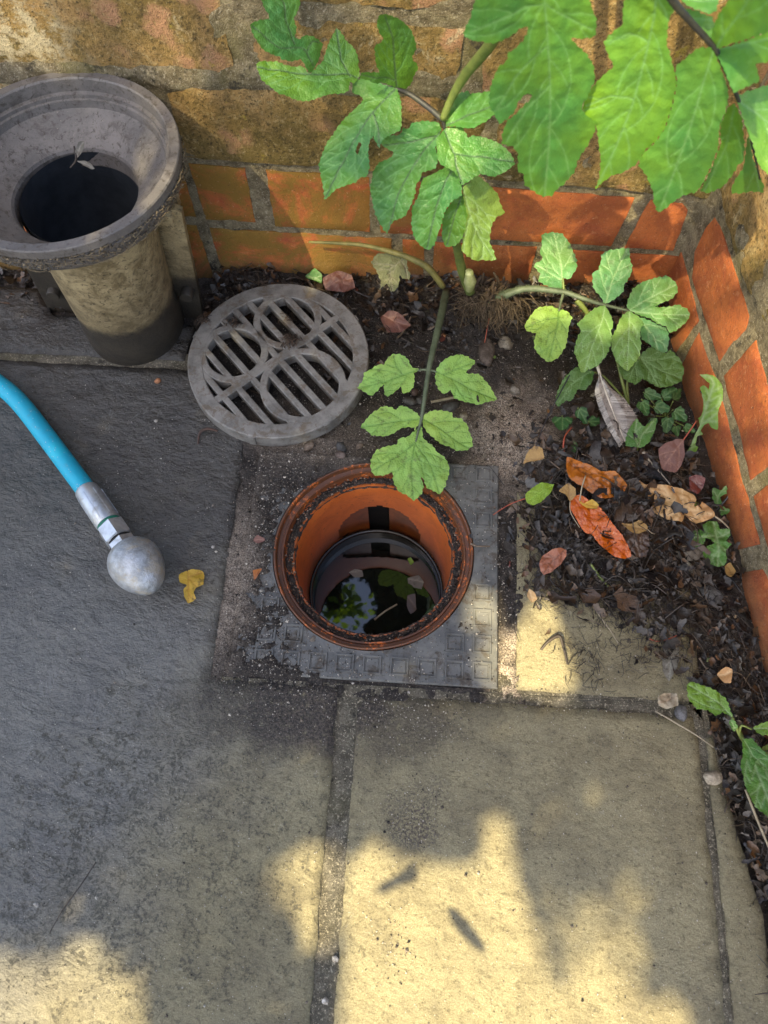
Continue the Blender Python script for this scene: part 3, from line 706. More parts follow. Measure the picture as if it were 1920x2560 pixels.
# ------------------------------------------------------------------ rainwater hopper and pipe
def mat_pipe():
    s = NM('dirty_grey_plastic'); _, _, Z = s.xyz(); n = s.noise(18, 6, 0.7, 0.6); n2 = s.noise(160, 6, 0.75, 0.8)
    c = s.mix(s.map(n, 0.3, 0.7), (0.110, 0.100, 0.092), (0.185, 0.165, 0.148))
    c = s.mix(s.map(s.noise(48, 7, 0.75, 0.5, s.vec(loc=(9, 2, 4))), 0.50, 0.66, 0, 0.65), c, (0.062, 0.050, 0.040))
    up = s.map(Z, 0.240, 0.262)
    mud = s.mix(s.map(s.noise(40, 7, 0.75, 0.5), 0.35, 0.65), (0.17, 0.125, 0.058), (0.44, 0.345, 0.185))
    c = s.mix(up, mud, c)
    c = s.mix(s.map(n2, 0.53, 0.63, 0, 0.8), c, (0.045, 0.034, 0.022)); c = s.mix(s.map(s.noise(420, 3, .7), 0.66, 0.72, 0, 0.7), c, (0.42, 0.37, 0.29))
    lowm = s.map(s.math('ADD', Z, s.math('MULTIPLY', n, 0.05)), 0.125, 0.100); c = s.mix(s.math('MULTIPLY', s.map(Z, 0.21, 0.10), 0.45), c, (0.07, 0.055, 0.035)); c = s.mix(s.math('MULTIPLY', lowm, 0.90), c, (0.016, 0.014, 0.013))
    return s.done(s.bsdf(c, 0.5, s.bump(s.math('ADD', n2, s.math('MULTIPLY', n, 0.6)), 0.6, 0.0014)))
M_PIPE = mat_pipe()
M_DARKIN = mat_simple('dark_bore_plastic', (0.020, 0.024, 0.030), (0.035, 0.040, 0.048), 40, 0.5, 0.6, 0.001)  # bore darker than the outside of the pipe
HC = Vector((-0.409, 0.666, 0)); shx, shy = 0.09, -0.10      # the pipe leans a little
BC = Vector((-0.434, 0.697, 0))
hp = empty('rainwater_gully_pipe', (BC.x, BC.y, 0), 'tall grey plastic gully pipe with wide funnel mouth standing in the corner by the wall', 'drain pipe')
fn = MB(); RH = 0.1345
fn.lathe([(0.082, 0.272), (0.100, 0.283), (0.121, 0.297), (0.1295, 0.308), (0.1315, 0.316), (RH-.0025, 0.318), (RH-.0015, 0.324), (RH-.004, 0.3255), (RH-.004, 0.328), (RH, 0.3292), (RH, 0.3385), (RH-0.0012, 0.340), (RH-0.0110, 0.340), (RH-0.0125, 0.338), (RH-0.0135, 0.324), (RH-0.0175, 0.3225), (RH-0.0182, 0.3185), (RH-0.0205, 0.3175), (RH-0.0225, 0.309), (RH-0.027, 0.306), (0.0735, 0.2855), (0.0715, 0.282), (0.0705, 0.262)], (HC.x, HC.y, 0), 160, wob=0.004)
fn.build('funnel', M_PIPE, hp, autosmooth=R(24))
pb = MB(); 
sh_ = ((HC.x+0.006-BC.x)/0.28, (HC.y-BC.y)/0.28)
pb.lathe([(0.0725, -0.02), (0.0725, 0.055), (0.0705, 0.060), (0.0715, 0.10), (0.0735, 0.28)], BC, 96, shear=sh_)
pb.build('pipe_body', M_PIPE, hp)
ins = MB(); ins.lathe([(0.071, 0.282), (0.0685, 0.24), (0.067, 0.02), (0.001, 0.018)], (BC.x, BC.y, 0), 72, shear=sh_)
ins.build('pipe_bore', M_DARKIN, hp)
def plate(pxs, y0, y1, name, th=0.010, mat=M_PIPE):
    m = MB(); n = len(pxs); f = []; b = []
    zs = [q[1] for q in pxs]; lo, hi = min(zs), max(zs)
    for a, c in pxs:
        yy = y0+(y1-y0)*(hi-c)/(hi-lo); p = pt(a, c, ('y', yy)); f.append(p); b.append(p+Vector((0, th, 0)))
    m.add(f+b, [list(range(n)), list(range(2*n-1, n-1, -1))]+[(i, (i+1) % n, n+(i+1) % n, n+i) for i in range(n)])
    return m.build(name, mat, hp, smooth=False)
plate(rg('H', [(1440, 1850), (1265, 1865), (1210, 1700), (1110, 1200), (1105, 1130), (1150, 1100), (1235, 1090), (1285, 1110), (1320, 1280), (1400, 1640)]), 0.722, 0.700, 'bracket')
plate(rg('H', [(1240, 1090), (1120, 1090), (1100, 1000), (1180, 900), (1240, 980), (1275, 1080)]), 0.735, 0.735, 'bracket')
plate(rg('H', [(560, 1880), (380, 1865), (270, 1660), (110, 1370), (250, 1300), (430, 1500)]), 0.722, 0.722, 'bracket')
for (a, b), yy in (((1322, 1700), 0.705), ((1180, 1150), 0.697), ((378, 1690), 0.716)):
    p = pt(*rg('H', [(a, b)])[0], ('y', yy)); m = MB(); m.lathe([(0.0095, 0.014), (0.0095, -0.003), (0.0085, -0.0045), (0.0001, -0.0045)], p, 24, axis=Matrix.Rotation(R(-90), 3, 'X'))
    m.build('bolt', M_PIPE, hp, autosmooth=R(40))
# crusty dirt and root hairs along the lip
cr = MB()
for i in range(3400):
    a = random.uniform(0, 2*math.pi)
    if math.sin(a) > 0.2 and random.random() < 0.6: continue
    z = random.choice((random.gauss(0.3265, 0.002), random.uniform(0.312, 0.330), random.gauss(0.316, 0.003))); r_ = RH+random.uniform(-0.002, 0.0012)
    if z < 0.318: r_ -= 0.0015
    c = Vector((HC.x+r_*math.cos(a), HC.y+r_*math.sin(a), z)); s_ = random.uniform(0.0004, 0.0012)
    sh4 = [c+Vector((random.gauss(0, 1), random.gauss(0, 1), random.gauss(0, 1)))*s_ for _ in range(4)]
    g = random.uniform(.3, 1.0); cr.add(sh4, [(0, 1, 2), (0, 2, 3), (0, 3, 1), (1, 3, 2)], (0.40*g*g, 0.31*g*g, 0.19*g*g))
for i in range(110):
    a = random.uniform(-2.7, 0.3); r_ = RH+0.001; c = Vector((HC.x+r_*math.cos(a), HC.y+r_*math.sin(a), random.uniform(0.312, 0.33)))
    t = Vector((-math.sin(a), math.cos(a), random.uniform(-.5, .3)))*random.choice((-1, 1)); L = random.uniform(0.006, 0.02)
    cr.tube([c, c+t*L*.5+Vector((math.cos(a), math.sin(a), 0))*0.002, c+t*L+Vector((0, 0, -.002))], 0.00028, 4, (0.24, 0.18, 0.10), sub=3)
cr.build('crusted_dirt', M_GRIT, hp, smooth=False)

# ------------------------------------------------------------------ hose
def mat_hose():
    s = NM('turquoise_rubber'); n = s.noise(40, 6, 0.7); vd = s.voro(300); vc = s.voro(300, out='Color'); sep = s.n('ShaderNodeSeparateColor'); s.link(vc, sep.inputs[0])
    c = s.mix(n, (0.007, 0.29, 0.44), (0.012, 0.42, 0.58)); c = s.mix(s.map(s.noise(90, 6, .8, .4), .54, .66, 0, .35), c, (0.10, 0.24, 0.26))
    g = s.math('MULTIPLY', s.map(vd, 0.16, 0.26, 1, 0), s.math('GREATER_THAN', sep.outputs[0], 0.82)); c = s.mix(s.math('MULTIPLY', g, .75), c, (.50, .58, .55))
    return s.done(s.bsdf(c, s.math('MULTIPLY_ADD', n, .3, .28), s.bump(s.math('ADD', n, g), 0.35, 0.0008)))
M_HOSE = mat_hose(); M_HOSE_OLD = mat_simple('turquoise_rubber', (0.010, 0.40, 0.58), (0.012, 0.47, 0.66), 30, 0.42, 0.25, 0.0006, dirt=0.25, dirtc=(0.12, 0.25, 0.28), dsc=60)
M_STEEL = mat_simple('galvanised_steel', (0.60, 0.63, 0.65), (0.44, 0.47, 0.49), 50, 0.38, 0.5, 0.0008, metal=0.7, dirt=0.35, dirtc=(0.25, 0.21, 0.16), dsc=50)
M_NOZ = mat_simple('worn_cast_steel', (0.50, 0.52, 0.54), (0.30, 0.31, 0.31), 75, 0.42, 1.0, 0.0016, metal=0.6, dirt=0.6, dirtc=(0.50, 0.43, 0.31), dsc=26)
M_GREEN = mat_simple('green_seal', (0.01, 0.20, 0.12), rough=0.5)
def kp(x, y, z): return PZ(*rg('K', [(x, y)])[0], z)
hs = empty('jetting_hose', kp(1025, 1830, 0), 'turquoise drain jetting hose with egg shaped metal nozzle lying on the wet slab', 'hose')
ph = [kp(-1100, -100, .014), kp(-600, 130, .014), kp(-250, 310, .014), kp(0, 475, .015), (kp(150, 610, .015)), kp(330, 840, .016), kp(480, 1040, .019), kp(632, 1243, .022)]
m = MB(); m.tube(ph, 0.0134, 28, sub=10); m.build('hose', M_HOSE, hs)
A_, B_ = kp(626, 1235, .022), kp(1140, 1990, .030); dv = (B_-A_).normalized(); q_ = dv.to_track_quat('Z', 'Y').to_matrix(); Lh = (B_-A_).length
def along(x, y, z): return (kp(x, y, z)-A_).dot(dv)
m = MB(); L1_ = along(790, 1485, .024)
m.lathe([(0.0125, 0), (0.0150, 0.0005), (0.0158, 0.002), (0.0168, 0.02), (0.0170, L1_-0.002), (0.0162, L1_), (0.01, L1_)], A_, 40, axis=q_)
for k in range(7):   # crimp marks
    a = k*2*math.pi/7; ctr = A_+q_ @ Vector((0.0168*math.cos(a), 0.0168*math.sin(a), L1_*0.55)); mt = q_ @ Matrix.Rotation(a, 3, 'Z')
    m.box(ctr, (0.0012, 0.0016, L1_*0.7), mat3=mt)
m.build('ferrule', M_STEEL, hs, autosmooth=R(40))
m = MB(); m.lathe([(0.0150, L1_), (0.0162, L1_+0.0008), (0.0162, L1_+0.0028), (0.0150, L1_+0.0036)], A_, 32, axis=q_); m.build('seal', M_GREEN, hs)
def hexn(l0, l1, r, nm):
    m = MB(); n = 6; vs = []; fs = []; ly = [(r*0.86, l0), (r, l0+0.0015), (r, l1-0.0015), (r*0.86, l1)]
    for rr_, l in ly:
        for k in range(n): a = 2*math.pi*k/n+0.35; vs.append(A_+q_ @ Vector((rr_*math.cos(a), rr_*math.sin(a), l)))
    for i in range(3):
        for k in range(n): fs.append((i*n+k, i*n+(k+1) % n, (i+1)*n+(k+1) % n, (i+1)*n+k))
    fs += [tuple(range(n))[::-1], tuple(3*n+k for k in range(n))]; m.add(vs, fs); m.build(nm, M_STEEL, hs, smooth=False)
n0 = L1_+0.0036; hexn(n0, n0+0.026, 0.0190, 'hex_nut'); hexn(n0+0.0285, n0+0.044, 0.0178, 'hex_nut')
m = MB(); m.lathe([(0.0150, n0+0.0258), (0.0155, n0+0.029)], A_, 32, axis=q_); m.build('seal', M_BLACK, hs)
m = MB(); e0 = n0+0.040; EL = Lh-e0; pr = []
for k in range(25):
    t = k/24; tq = t**0.86; r_ = 0.0352*max(0, 1-(2*tq-1)**2)**0.54*(1.04-0.20*t)
    pr.append((max(r_, 0.0001), e0+t*EL))
m.lathe(pr, A_+Vector((0, 0, 0.009)), 64, axis=q_, wob=0.012); m.build('nozzle', M_NOZ, hs)

# ------------------------------------------------------------------ leaves
def catmull(P, closed, step):
    out = []; n = len(P); P = [Vector(p) for p in P]
    for i in range(n if closed else n-1):
        p0, p1, p2, p3 = (P[(i-1) % n], P[i], P[(i+1) % n], P[(i+2) % n]) if closed else (P[max(i-1, 0)], P[i], P[i+1], P[min(i+2, n-1)])
        m = max(1, int((p2-p1).length/step))
        for k in range(m):
            t = k/m; a = 0.5*((2*p1)+(p2-p0)*t+(2*p0-5*p1+4*p2-p3)*t*t+(3*p1-p0-3*p2+p3)*t**3)
            out.append(a*0.35+(p1+(p2-p1)*t)*0.65)
    if not closed: out.append(P[-1])
    return out
def leaf(reg, outline, mids, sb, st, mat, name='leaflet', parent=None, label=None, teeth=4.6, tp=15.0, fold=0.10, relief=0.0011, wave=0.002, curl=0.0, roll=(0, 0, 0), st_px=3.2, vsp=34, tone=0.25, hole=None, seed=0, vw=1.55, thing=None, lift=0.0):
    """outline and veins are read off the photograph; the blade is a curved sheet between a base and a tip point in space"""
    out = [Vector(p) for p in rg(reg, outline)]; mids = [[Vector(p) for p in rg(reg, m)] for m in mids]
    area = sum(out[i].x*out[(i+1) % len(out)].y-out[(i+1) % len(out)].x*out[i].y for i in range(len(out)))
    if area < 0: out = out[::-1]
    loop = catmull(out, True, 3.4); n = len(loop); acc = 0; fin = []
    tip = mids[0][-1]
    for i, p in enumerate(loop):
        q = loop[(i+1) % n]; d = q-p; L = d.length
        if L < 1e-6: continue
        nrm = Vector((d.y, -d.x))/L; acc += L
        tt = teeth*((acc/tp) % 1.0)*(0.7+0.6*noise.noise(Vector((acc/40, seed, 0)))) if teeth else 0
        tt += 1.6*noise.noise(Vector((p.x/22, p.y/22, seed)))
        fin.append(p+nrm*(tt-teeth*0.4))
    # drop duplicates
    pts = [fin[0]]
    for p in fin[1:]:
        if (p-pts[-1]).length > 1.2: pts.append(p)
    if (pts[0]-pts[-1]).length < 1.2: pts.pop()
    ins = inner_pts([tuple(p) for p in pts], st_px, 2.0)
    if hole: ins = [p for p in ins if not in_poly(p[0], p[1], rg(reg, hole))]
    r = delaunay_2d_cdt([Vector(p) for p in pts]+[Vector(p) for p in ins], [], [list(range(len(pts)))], 1, 1e-5)
    V2 = r[0]; F = [list(f) for f in r[2]]
    if hole:
        hp_ = rg(reg, hole); F = [f for f in F if not in_poly(sum(V2[i].x for i in f)/3, sum(V2[i].y for i in f)/3, hp_)]
    # vein network
    prim = []; sec = []; prim0 = [catmull(m_, False, 6) for m_ in mids]
    for c in prim0:
        prim.append(c); L = 0; nxt = vsp*0.5; side = 1
        for i in range(1, len(c)):
            L += (c[i]-c[i-1]).length
            if L > nxt and i < len(c)-2:
                nxt += vsp*0.55*random.uniform(.85, 1.15); side = -side; d = (c[i]-c[i-1]).normalized(); an = R(43)*side
                v = Vector((d.x*math.cos(an)-d.y*math.sin(an), d.x*math.sin(an)+d.y*math.cos(an))); p = c[i].copy(); ln = [p.copy()]
                for k in range(60):
                    p = p+v*5; an2 = -R(1.6)*side; v = Vector((v.x*math.cos(an2)-v.y*math.sin(an2), v.x*math.sin(an2)+v.y*math.cos(an2)))
                    if not in_poly(p.x, p.y, pts): break
                    if k > 3 and (any((q_ - p).length < 7 for l_ in prim0 if l_ is not c for q_ in l_) or any((q_ - p).length < 6 for l_ in sec for q_ in l_[2:])): break
                    ln.append(p.copy())
                if len(ln) > 2:
                    sec.append(ln)
                    if len(ln) > 7 and vsp < 80:
                        for kk in (len(ln)//3, 2*len(ln)//3):
                            a_ = ln[kk]; dd = (ln[kk]-ln[kk-1]).normalized(); an3 = -R(38)*side*(1 if kk % 2 else -1)
                            vv = Vector((dd.x*math.cos(an3)-dd.y*math.sin(an3), dd.x*math.sin(an3)+dd.y*math.cos(an3)))
                            e_ = a_+vv*min(24, 3.0*len(ln)*0.6)
                            if in_poly(e_.x, e_.y, pts): sec.append([a_, (a_+e_)/2, e_])
    cell = 24.0; gp = {}; 
    def reg_seg(store, ln, tagn):
        for a, b in zip(ln, ln[1:]):
            for cx_ in range(int(min(a.x, b.x)//cell)-1, int(max(a.x, b.x)//cell)+2):
                for cy_ in range(int(min(a.y, b.y)//cell)-1, int(max(a.y, b.y)//cell)+2): store.setdefault((cx_, cy_), []).append((a.x, a.y, b.x, b.y, tagn))
    for l in prim: reg_seg(gp, l, 0)
    for l in sec: reg_seg(gp, l, 1)
    pb, ptp = mids[0][0], mids[0][-1]
    Pb, Pt = pt(pb.x, pb.y, sb), pt(ptp.x, ptp.y, st); mdir = (Pt-Pb).normalized()
    D = (C0-(Pb+Pt)/2).normalized()*0.6+Vector((0, 0, 0.45))+Vector(roll); nn = (D-mdir*D.dot(mdir)).normalized()
    across = mdir.cross(nn); LL = (Pt-Pb).length
    vein = []; fine = []; mid = []; tn = []; W3 = []
    scale = LL/max(1.0, (ptp-pb).length)
    for p in V2:
        d0, d1 = 20.0, 20.0
        for ax_, ay_, bx_, by_, tg in gp.get((int(p.x//cell), int(p.y//cell)), ()):
            d_ = seg_d(p.x, p.y, ax_, ay_, bx_, by_)
            if tg: d1 = min(d1, d_)
            else: d0 = min(d0, d_)
        v = max(math.exp(-(d0/(vw*1.15))**2), 0.75*math.exp(-(d1/vw)**2)); vein.append(v); mid.append(math.exp(-(d0/(vw*1.2))**2)); fine.append(0.0)
        tn.append(max(0, min(1, tone+0.38*fbm(p.x/110, p.y/110, seed+2))))
        dr_ = ray(p.x, p.y); w_ = C0+dr_*((Pb-C0).dot(nn)/dr_.dot(nn))
        lu = (w_-Pb).dot(mdir)/LL; la = (w_-Pb).dot(across)
        dd = min(d0, d1)
        h = relief*(1-math.exp(-(dd/11.0)**2))+fold*(min(abs(la), 0.05))-curl*(lu**2)*LL-0.8*fold*la*la/0.05+wave*fbm(p.x/38, p.y/38, seed)+lift
        W3.append(w_+nn*h)
    m = MB(); 
    f0 = F[0]; 
    if ((W3[f0[1]]-W3[f0[0]]).cross(W3[f0[2]]-W3[f0[0]])).dot(nn) < 0: F = [f[::-1] for f in F]
    m.add(W3, F); m.val = dict(vein=vein, fine=fine, mid=mid, tone=tn)
    o = m.build(name, mat, parent)
    if label: o['label'] = label
    return o

G1 = mat_leaf('hogweed_leaf', (0.075, 0.27, 0.070), (0.20, 0.45, 0.15), (0.19, 0.37, 0.020), 0.34, 0.36, dark_mid=0.8)
G1b = mat_leaf('hogweed_leaf_large', (0.100, 0.33, 0.075), (0.25, 0.52, 0.17), (0.24, 0.44, 0.02), 0.36, 0.38, relief=0.0004, dark_mid=0.15)
G2 = mat_leaf('hogweed_young_leaf', (0.29, 0.56, 0.11), (0.10, 0.25, 0.04), (0.42, 0.58, 0.08), 0.32, 0.45, spots=0.5)
G3 = mat_leaf('hogweed_pale_leaf', (0.12, 0.34, 0.11), (0.38, 0.58, 0.26), (0.27, 0.40, 0.06), 0.30, 0.45, spots=0.35)
G4 = mat_leaf('dark_weed_leaf', (0.035, 0.120, 0.030), (0.16, 0.27, 0.10), (0.08, 0.16, 0.02), 0.2, 0.5)
G5 = mat_leaf('dandelion_leaf', (0.07, 0.21, 0.045), (0.30, 0.42, 0.20), (0.16, 0.30, 0.03), 0.3, 0.4, spots=0.2)
G6 = mat_leaf('lime_leaf', (0.26, 0.46, 0.035), (0.30, 0.50, 0.06), (0.36, 0.48, 0.04), 0.35, 0.35)
def dead(name, a, v, y, rough=0.45, spots=0.7, tr=0.1): return mat_leaf(name, a, v, y, tr, rough, 0.0005, spots=spots)
D_OR = dead('orange_dead_leaf', (0.40, 0.11, 0.010), (0.13, 0.035, 0.008), (0.52, 0.19, 0.015), 0.30)
D_RED = dead('wet_red_orange_leaf', (0.50, 0.085, 0.004), (0.30, 0.04, 0.005), (0.60, 0.14, 0.005), 0.12, 0.35)
D_TAN = dead('tan_dead_leaf', (0.50, 0.26, 0.10), (0.66, 0.46, 0.24), (0.56, 0.38, 0.16), 0.5, 0.6)
D_BR = dead('brown_dead_leaf', (0.085, 0.048, 0.030), (0.15, 0.10, 0.07), (0.05, 0.03, 0.022), 0.30, 0.5)
D_PK = dead('pink_brown_leaf', (0.165, 0.065, 0.048), (0.28, 0.14, 0.10), (0.12, 0.05, 0.035), 0.5, 0.4)
D_GOLD = dead('gold_leaf', (0.72, 0.44, 0.045), (0.42, 0.18, 0.02), (0.78, 0.58, 0.12), 0.45, 0.75, 0.25)
D_OCH = dead('ochre_leaf', (0.32, 0.19, 0.055), (0.22, 0.12, 0.04), (0.40, 0.24, 0.08), 0.6, 0.7)
D_GRY = dead('grey_skeleton_leaf', (0.17, 0.155, 0.12), (0.28, 0.26, 0.21), (0.13, 0.12, 0.10), 0.6, 0.6)
M_STEM = mat_simple('green_stem', (0.17, 0.21, 0.05), (0.10, 0.14, 0.035), 60, 0.5, 0.4, 0.0008)
M_STEMG = mat_simple('grey_green_stem', (0.12, 0.15, 0.085), (0.065, 0.085, 0.045), 70, 0.6, 0.4, 0.0008)
M_STEMD = mat_simple('dark_purple_stem', (0.055, 0.055, 0.035), (0.028, 0.025, 0.03), 60, 0.5, 0.4, 0.0006)
M_HAIR = mat_simple('pale_plant_hair', (0.40, 0.42, 0.28), rough=0.7)
M_ROOT = mat_attr('root_fibre', 0.85, 0.001)

hw = empty('hogweed_plant', (0.09, 0.75, 0.02), 'large hogweed with big toothed green leaves growing from the soil against the wall', 'plant')
def stem(reg, P, rad, mat, specs, parent=hw, name='stem', hairs=0, hl=0.004, seg=10):
    pts = [pt(*q, s_) for q, s_ in zip(rg(reg, P), specs)]; m = MB(); path = m.tube(pts, rad, seg, sub=5, wob=0.12)
    r0 = rad if not isinstance(rad, list) else sum(rad)/len(rad)
    for i in range(hairs):
        k = random.randrange(len(path)-1); p = path[k].lerp(path[k+1], random.random()); t = (path[k+1]-path[k]).normalized()
        d = Vector((random.gauss(0, 1), random.gauss(0, 1), random.gauss(0, 1))); d = (d-t*d.dot(t)).normalized()
        if isinstance(rad, list): x = k/(len(path)-1)*(len(rad)-1); ii = min(int(x), len(rad)-2); rk = rad[ii]+(rad[ii+1]-rad[ii])*(x-ii)
        else: rk = rad
        a = p+d*rk*0.95; e_ = a+(d+t*random.uniform(-.4, .1))*hl*random.uniform(.5, 1); w_ = t*0.00018
        m.add([a-w_, a+w_, e_], [(0, 1, 2)])
    return m.build(name, mat, parent)
Y = lambda v: ('y', v); Zs = lambda v: ('z', v)
# hanging leaf on the left and centre
stem('A', [(1870, -350), (1750, 60), (1620, 290), (1470, 470), (1380, 620), (1315, 770)], [.0065, .0060, .0055, .0050, .0042, .0036], M_STEM, [Y(.56), Y(.62), Y(.66), Y(.69), Y(.70), Y(.70)], hairs=260)
stem('A', [(1315, 775), (1200, 680), (1090, 605), (1010, 575), (880, 530), (775, 500)], [.0032, .003, .0026, .0020, .0012, .0006], M_STEMD, [Y(.70), Y(.715), Y(.725), Y(.725), Y(.735), Y(.74)], hairs=120)
stem('A', [(1315, 770), (1330, 840), (1370, 950), (1395, 1075), (1440, 1210)], [.0022, .0019, .0014, .0010, .0006], M_STEMD, [Y(.70), Y(.698), Y(.694), Y(.69), Y(.685)], hairs=60)
leaf('A', [(130, -20), (150, 50), (180, 100), (180, 125), (120, 130), (65, 155), (80, 210), (110, 270), (130, 310), (190, 350), (250, 365), (270, 390), (330, 400), (395, 385), (420, 430), (440, 475), (470, 470), (495, 420), (515, 340), (530, 290), (500, 260), (440, 230), (400, 235), (390, 255), (355, 245), (360, 190), (345, 120), (370, 60), (385, -10), (370, -110), (250, -160), (130, -90)],
     [[(480, 430), (400, 310), (250, 310), (85, 170)], [(350, 285), (290, 120), (250, -140)], [(430, 330), (460, 270), (510, 280)]], Y(.745), Y(.725), G1, parent=hw, seed=1)
leaf('A', [(105, 415), (150, 395), (230, 400), (310, 425), (400, 430), (450, 480), (500, 430), (535, 400), (560, 310), (590, 250), (625, 185), (680, 250), (740, 330), (765, 390), (775, 470), (770, 500), (740, 540), (715, 530), (700, 600), (600, 615), (540, 630), (430, 660), (340, 650), (250, 615), (190, 560), (140, 520), (115, 460)],
     [[(770, 505), (690, 480), (450, 485), (110, 435)], [(715, 500), (650, 380), (625, 195)]], Y(.735), Y(.715), G1, parent=hw, seed=2, tone=.55)
leaf('A', [(890, 95), (960, 90), (1040, 120), (1100, 180), (1130, 250), (1135, 310), (1110, 370), (1150, 420), (1125, 480), (1100, 550), (1050, 580), (1000, 560), (940, 540), (880, 525), (780, 500), (780, 465), (830, 450), (900, 460), (880, 420), (870, 350), (868, 285), (920, 260), (925, 235), (900, 215), (885, 170)],
     [[(1015, 565), (1000, 400), (990, 250), (940, 105)], [(1000, 520), (900, 495), (790, 480)]], Y(.725), Y(.70), G1, parent=hw, seed=3, tone=.5)
leaf('A', [(1010, 570), (940, 545), (870, 525), (790, 505), (740, 540), (735, 600), (800, 625), (800, 655), (740, 710), (660, 790), (600, 880), (560, 940), (540, 1000), (515, 1070), (530, 1180), (553, 1290), (600, 1250), (640, 1220), (700, 1200), (760, 1180), (780, 1150), (830, 1140), (850, 1070), (835, 1000), (840, 920), (865, 880), (905, 970), (930, 900), (1050, 840), (1055, 760), (1050, 690), (1030, 600)],
     [[(1010, 575), (850, 740), (750, 900), (650, 1080), (560, 1270)], [(860, 730), (900, 840), (905, 950)]], Y(.722), Y(.685), G1, parent=hw, seed=4, hole=[(775, 920), (790, 930), (765, 1000), (750, 990)])
leaf('A', [(1310, 830), (1290, 790), (1200, 780), (1120, 790), (1095, 830), (1060, 830), (1040, 870), (930, 880), (920, 940), (1000, 985), (980, 1020), (900, 1050), (870, 1100), (850, 1190), (860, 1320), (900, 1430), (955, 1520), (990, 1440), (1070, 1400), (1110, 1330), (1140, 1250), (1140, 1200), (1175, 1150), (1180, 1120), (1270, 1090), (1285, 1020), (1270, 950), (1290, 880)],
     [[(1315, 835), (1180, 990), (1100, 1120), (1030, 1250), (960, 1500)], [(1270, 880), (1120, 915), (940, 940)]], Y(.697), Y(.665), G1, parent=hw, seed=5)
leaf('A', [(1320, 800), (1325, 720), (1370, 650), (1430, 610), (1480, 590), (1500, 610), (1620, 590), (1680, 640), (1690, 720), (1650, 750), (1600, 790), (1510, 835), (1440, 830), (1400, 820), (1340, 830)],
     [[(1325, 828), (1450, 760), (1680, 670)]], Y(.699), Y(.68), G1, parent=hw, seed=6)
leaf('A', [(1325, 835), (1275, 900), (1270, 960), (1290, 1060), (1390, 1120), (1440, 1200), (1480, 1180), (1560, 1130), (1640, 1150), (1730, 1110), (1783, 1057), (1740, 980), (1680, 930), (1580, 890), (1500, 880), (1480, 900), (1455, 860), (1430, 820)],
     [[(1325, 840), (1390, 1000), (1570, 1020), (1775, 1050)], [(1390, 1000), (1400, 1080), (1440, 1190)]], Y(.694), Y(.672), G1, parent=hw, seed=7, tone=.3)
leaf('A', [(1395, 1065), (1290, 1100), (1190, 1150), (1170, 1200), (1160, 1260), (1120, 1340), (1110, 1430), (1130, 1530), (1170, 1590), (1215, 1620), (1260, 1590), (1280, 1540), (1300, 1480), (1330, 1370), (1380, 1300), (1440, 1260), (1440, 1200)],
     [[(1392, 1075), (1330, 1180), (1270, 1350), (1212, 1605)]], Y(.686), Y(.655), G1, parent=hw, seed=8)
leaf('A', [(1440, 1250), (1380, 1290), (1330, 1370), (1310, 1450), (1310, 1530), (1335, 1600), (1400, 1590), (1440, 1540), (1490, 1440), (1480, 1330)],
     [[(1440, 1260), (1390, 1400), (1342, 1585)]], Y(.690), Y(.672), G1, parent=hw, seed=9, tone=.45)
leaf('A', [(1440, 1210), (1534, 1134), (1630, 1211), (1665, 1259), (1689, 1342), (1712, 1377), (1653, 1413), (1625, 1480), (1620, 1580), (1640, 1620), (1661, 1687), (1596, 1683), (1530, 1690), (1464, 1654), (1425, 1605), (1450, 1500), (1470, 1400), (1450, 1300)],
     [[(1440, 1210), (1500, 1420), (1560, 1550), (1650, 1680)]], Y(.680), Y(.655), G3, parent=hw, seed=10, teeth=5, tp=17, tone=.75, relief=.0018)
# big near leaves at the top belong to a plant rooted behind the wall and hanging over it
hw2 = empty('hogweed_plant', (0.30, 1.12, 0), 'big soft hogweed leaves hanging down over the wall at the top right', 'plant')
BIG = dict(teeth=5.5, tp=20, relief=.0005, wave=.0012, vsp=80, vw=2.1, st_px=4.2, parent=hw2)
leaf('B', [(60, -20), (30, 100), (0, 170), (5, 200), (60, 215), (120, 222), (200, 215), (250, 190), (300, 150), (345, 140), (350, 155), (320, 210), (240, 280), (230, 320), (180, 360), (150, 430), (135, 500), (135, 570), (160, 610), (190, 665), (230, 640), (270, 600), (295, 550), (340, 505), (365, 512), (360, 540), (320, 575), (240, 640), (205, 710), (205, 775), (260, 790), (290, 830), (290, 925), (320, 940), (325, 1000), (380, 1040), (430, 1075), (480, 1060), (530, 1010), (570, 970), (600, 930), (620, 860), (660, 800), (700, 740), (720, 660), (690, 640), (650, 600), (640, 560), (680, 500), (710, 430), (705, 350), (670, 290), (620, 240), (590, 210), (590, 195), (680, 200), (715, 185), (720, 120), (700, 40), (680, -20), (600, -130), (440, -180), (230, -120)],
     [[(440, -170), (440, 0), (455, 200), (470, 450), (465, 750), (440, 1070)], [(455, 20), (330, 40), (30, 170)], [(455, 30), (560, 90), (700, 150)], [(460, 250), (300, 380), (170, 600)], [(468, 470), (330, 600), (230, 760)]], Y(.53), Y(.57), G1b, seed=11, **BIG)
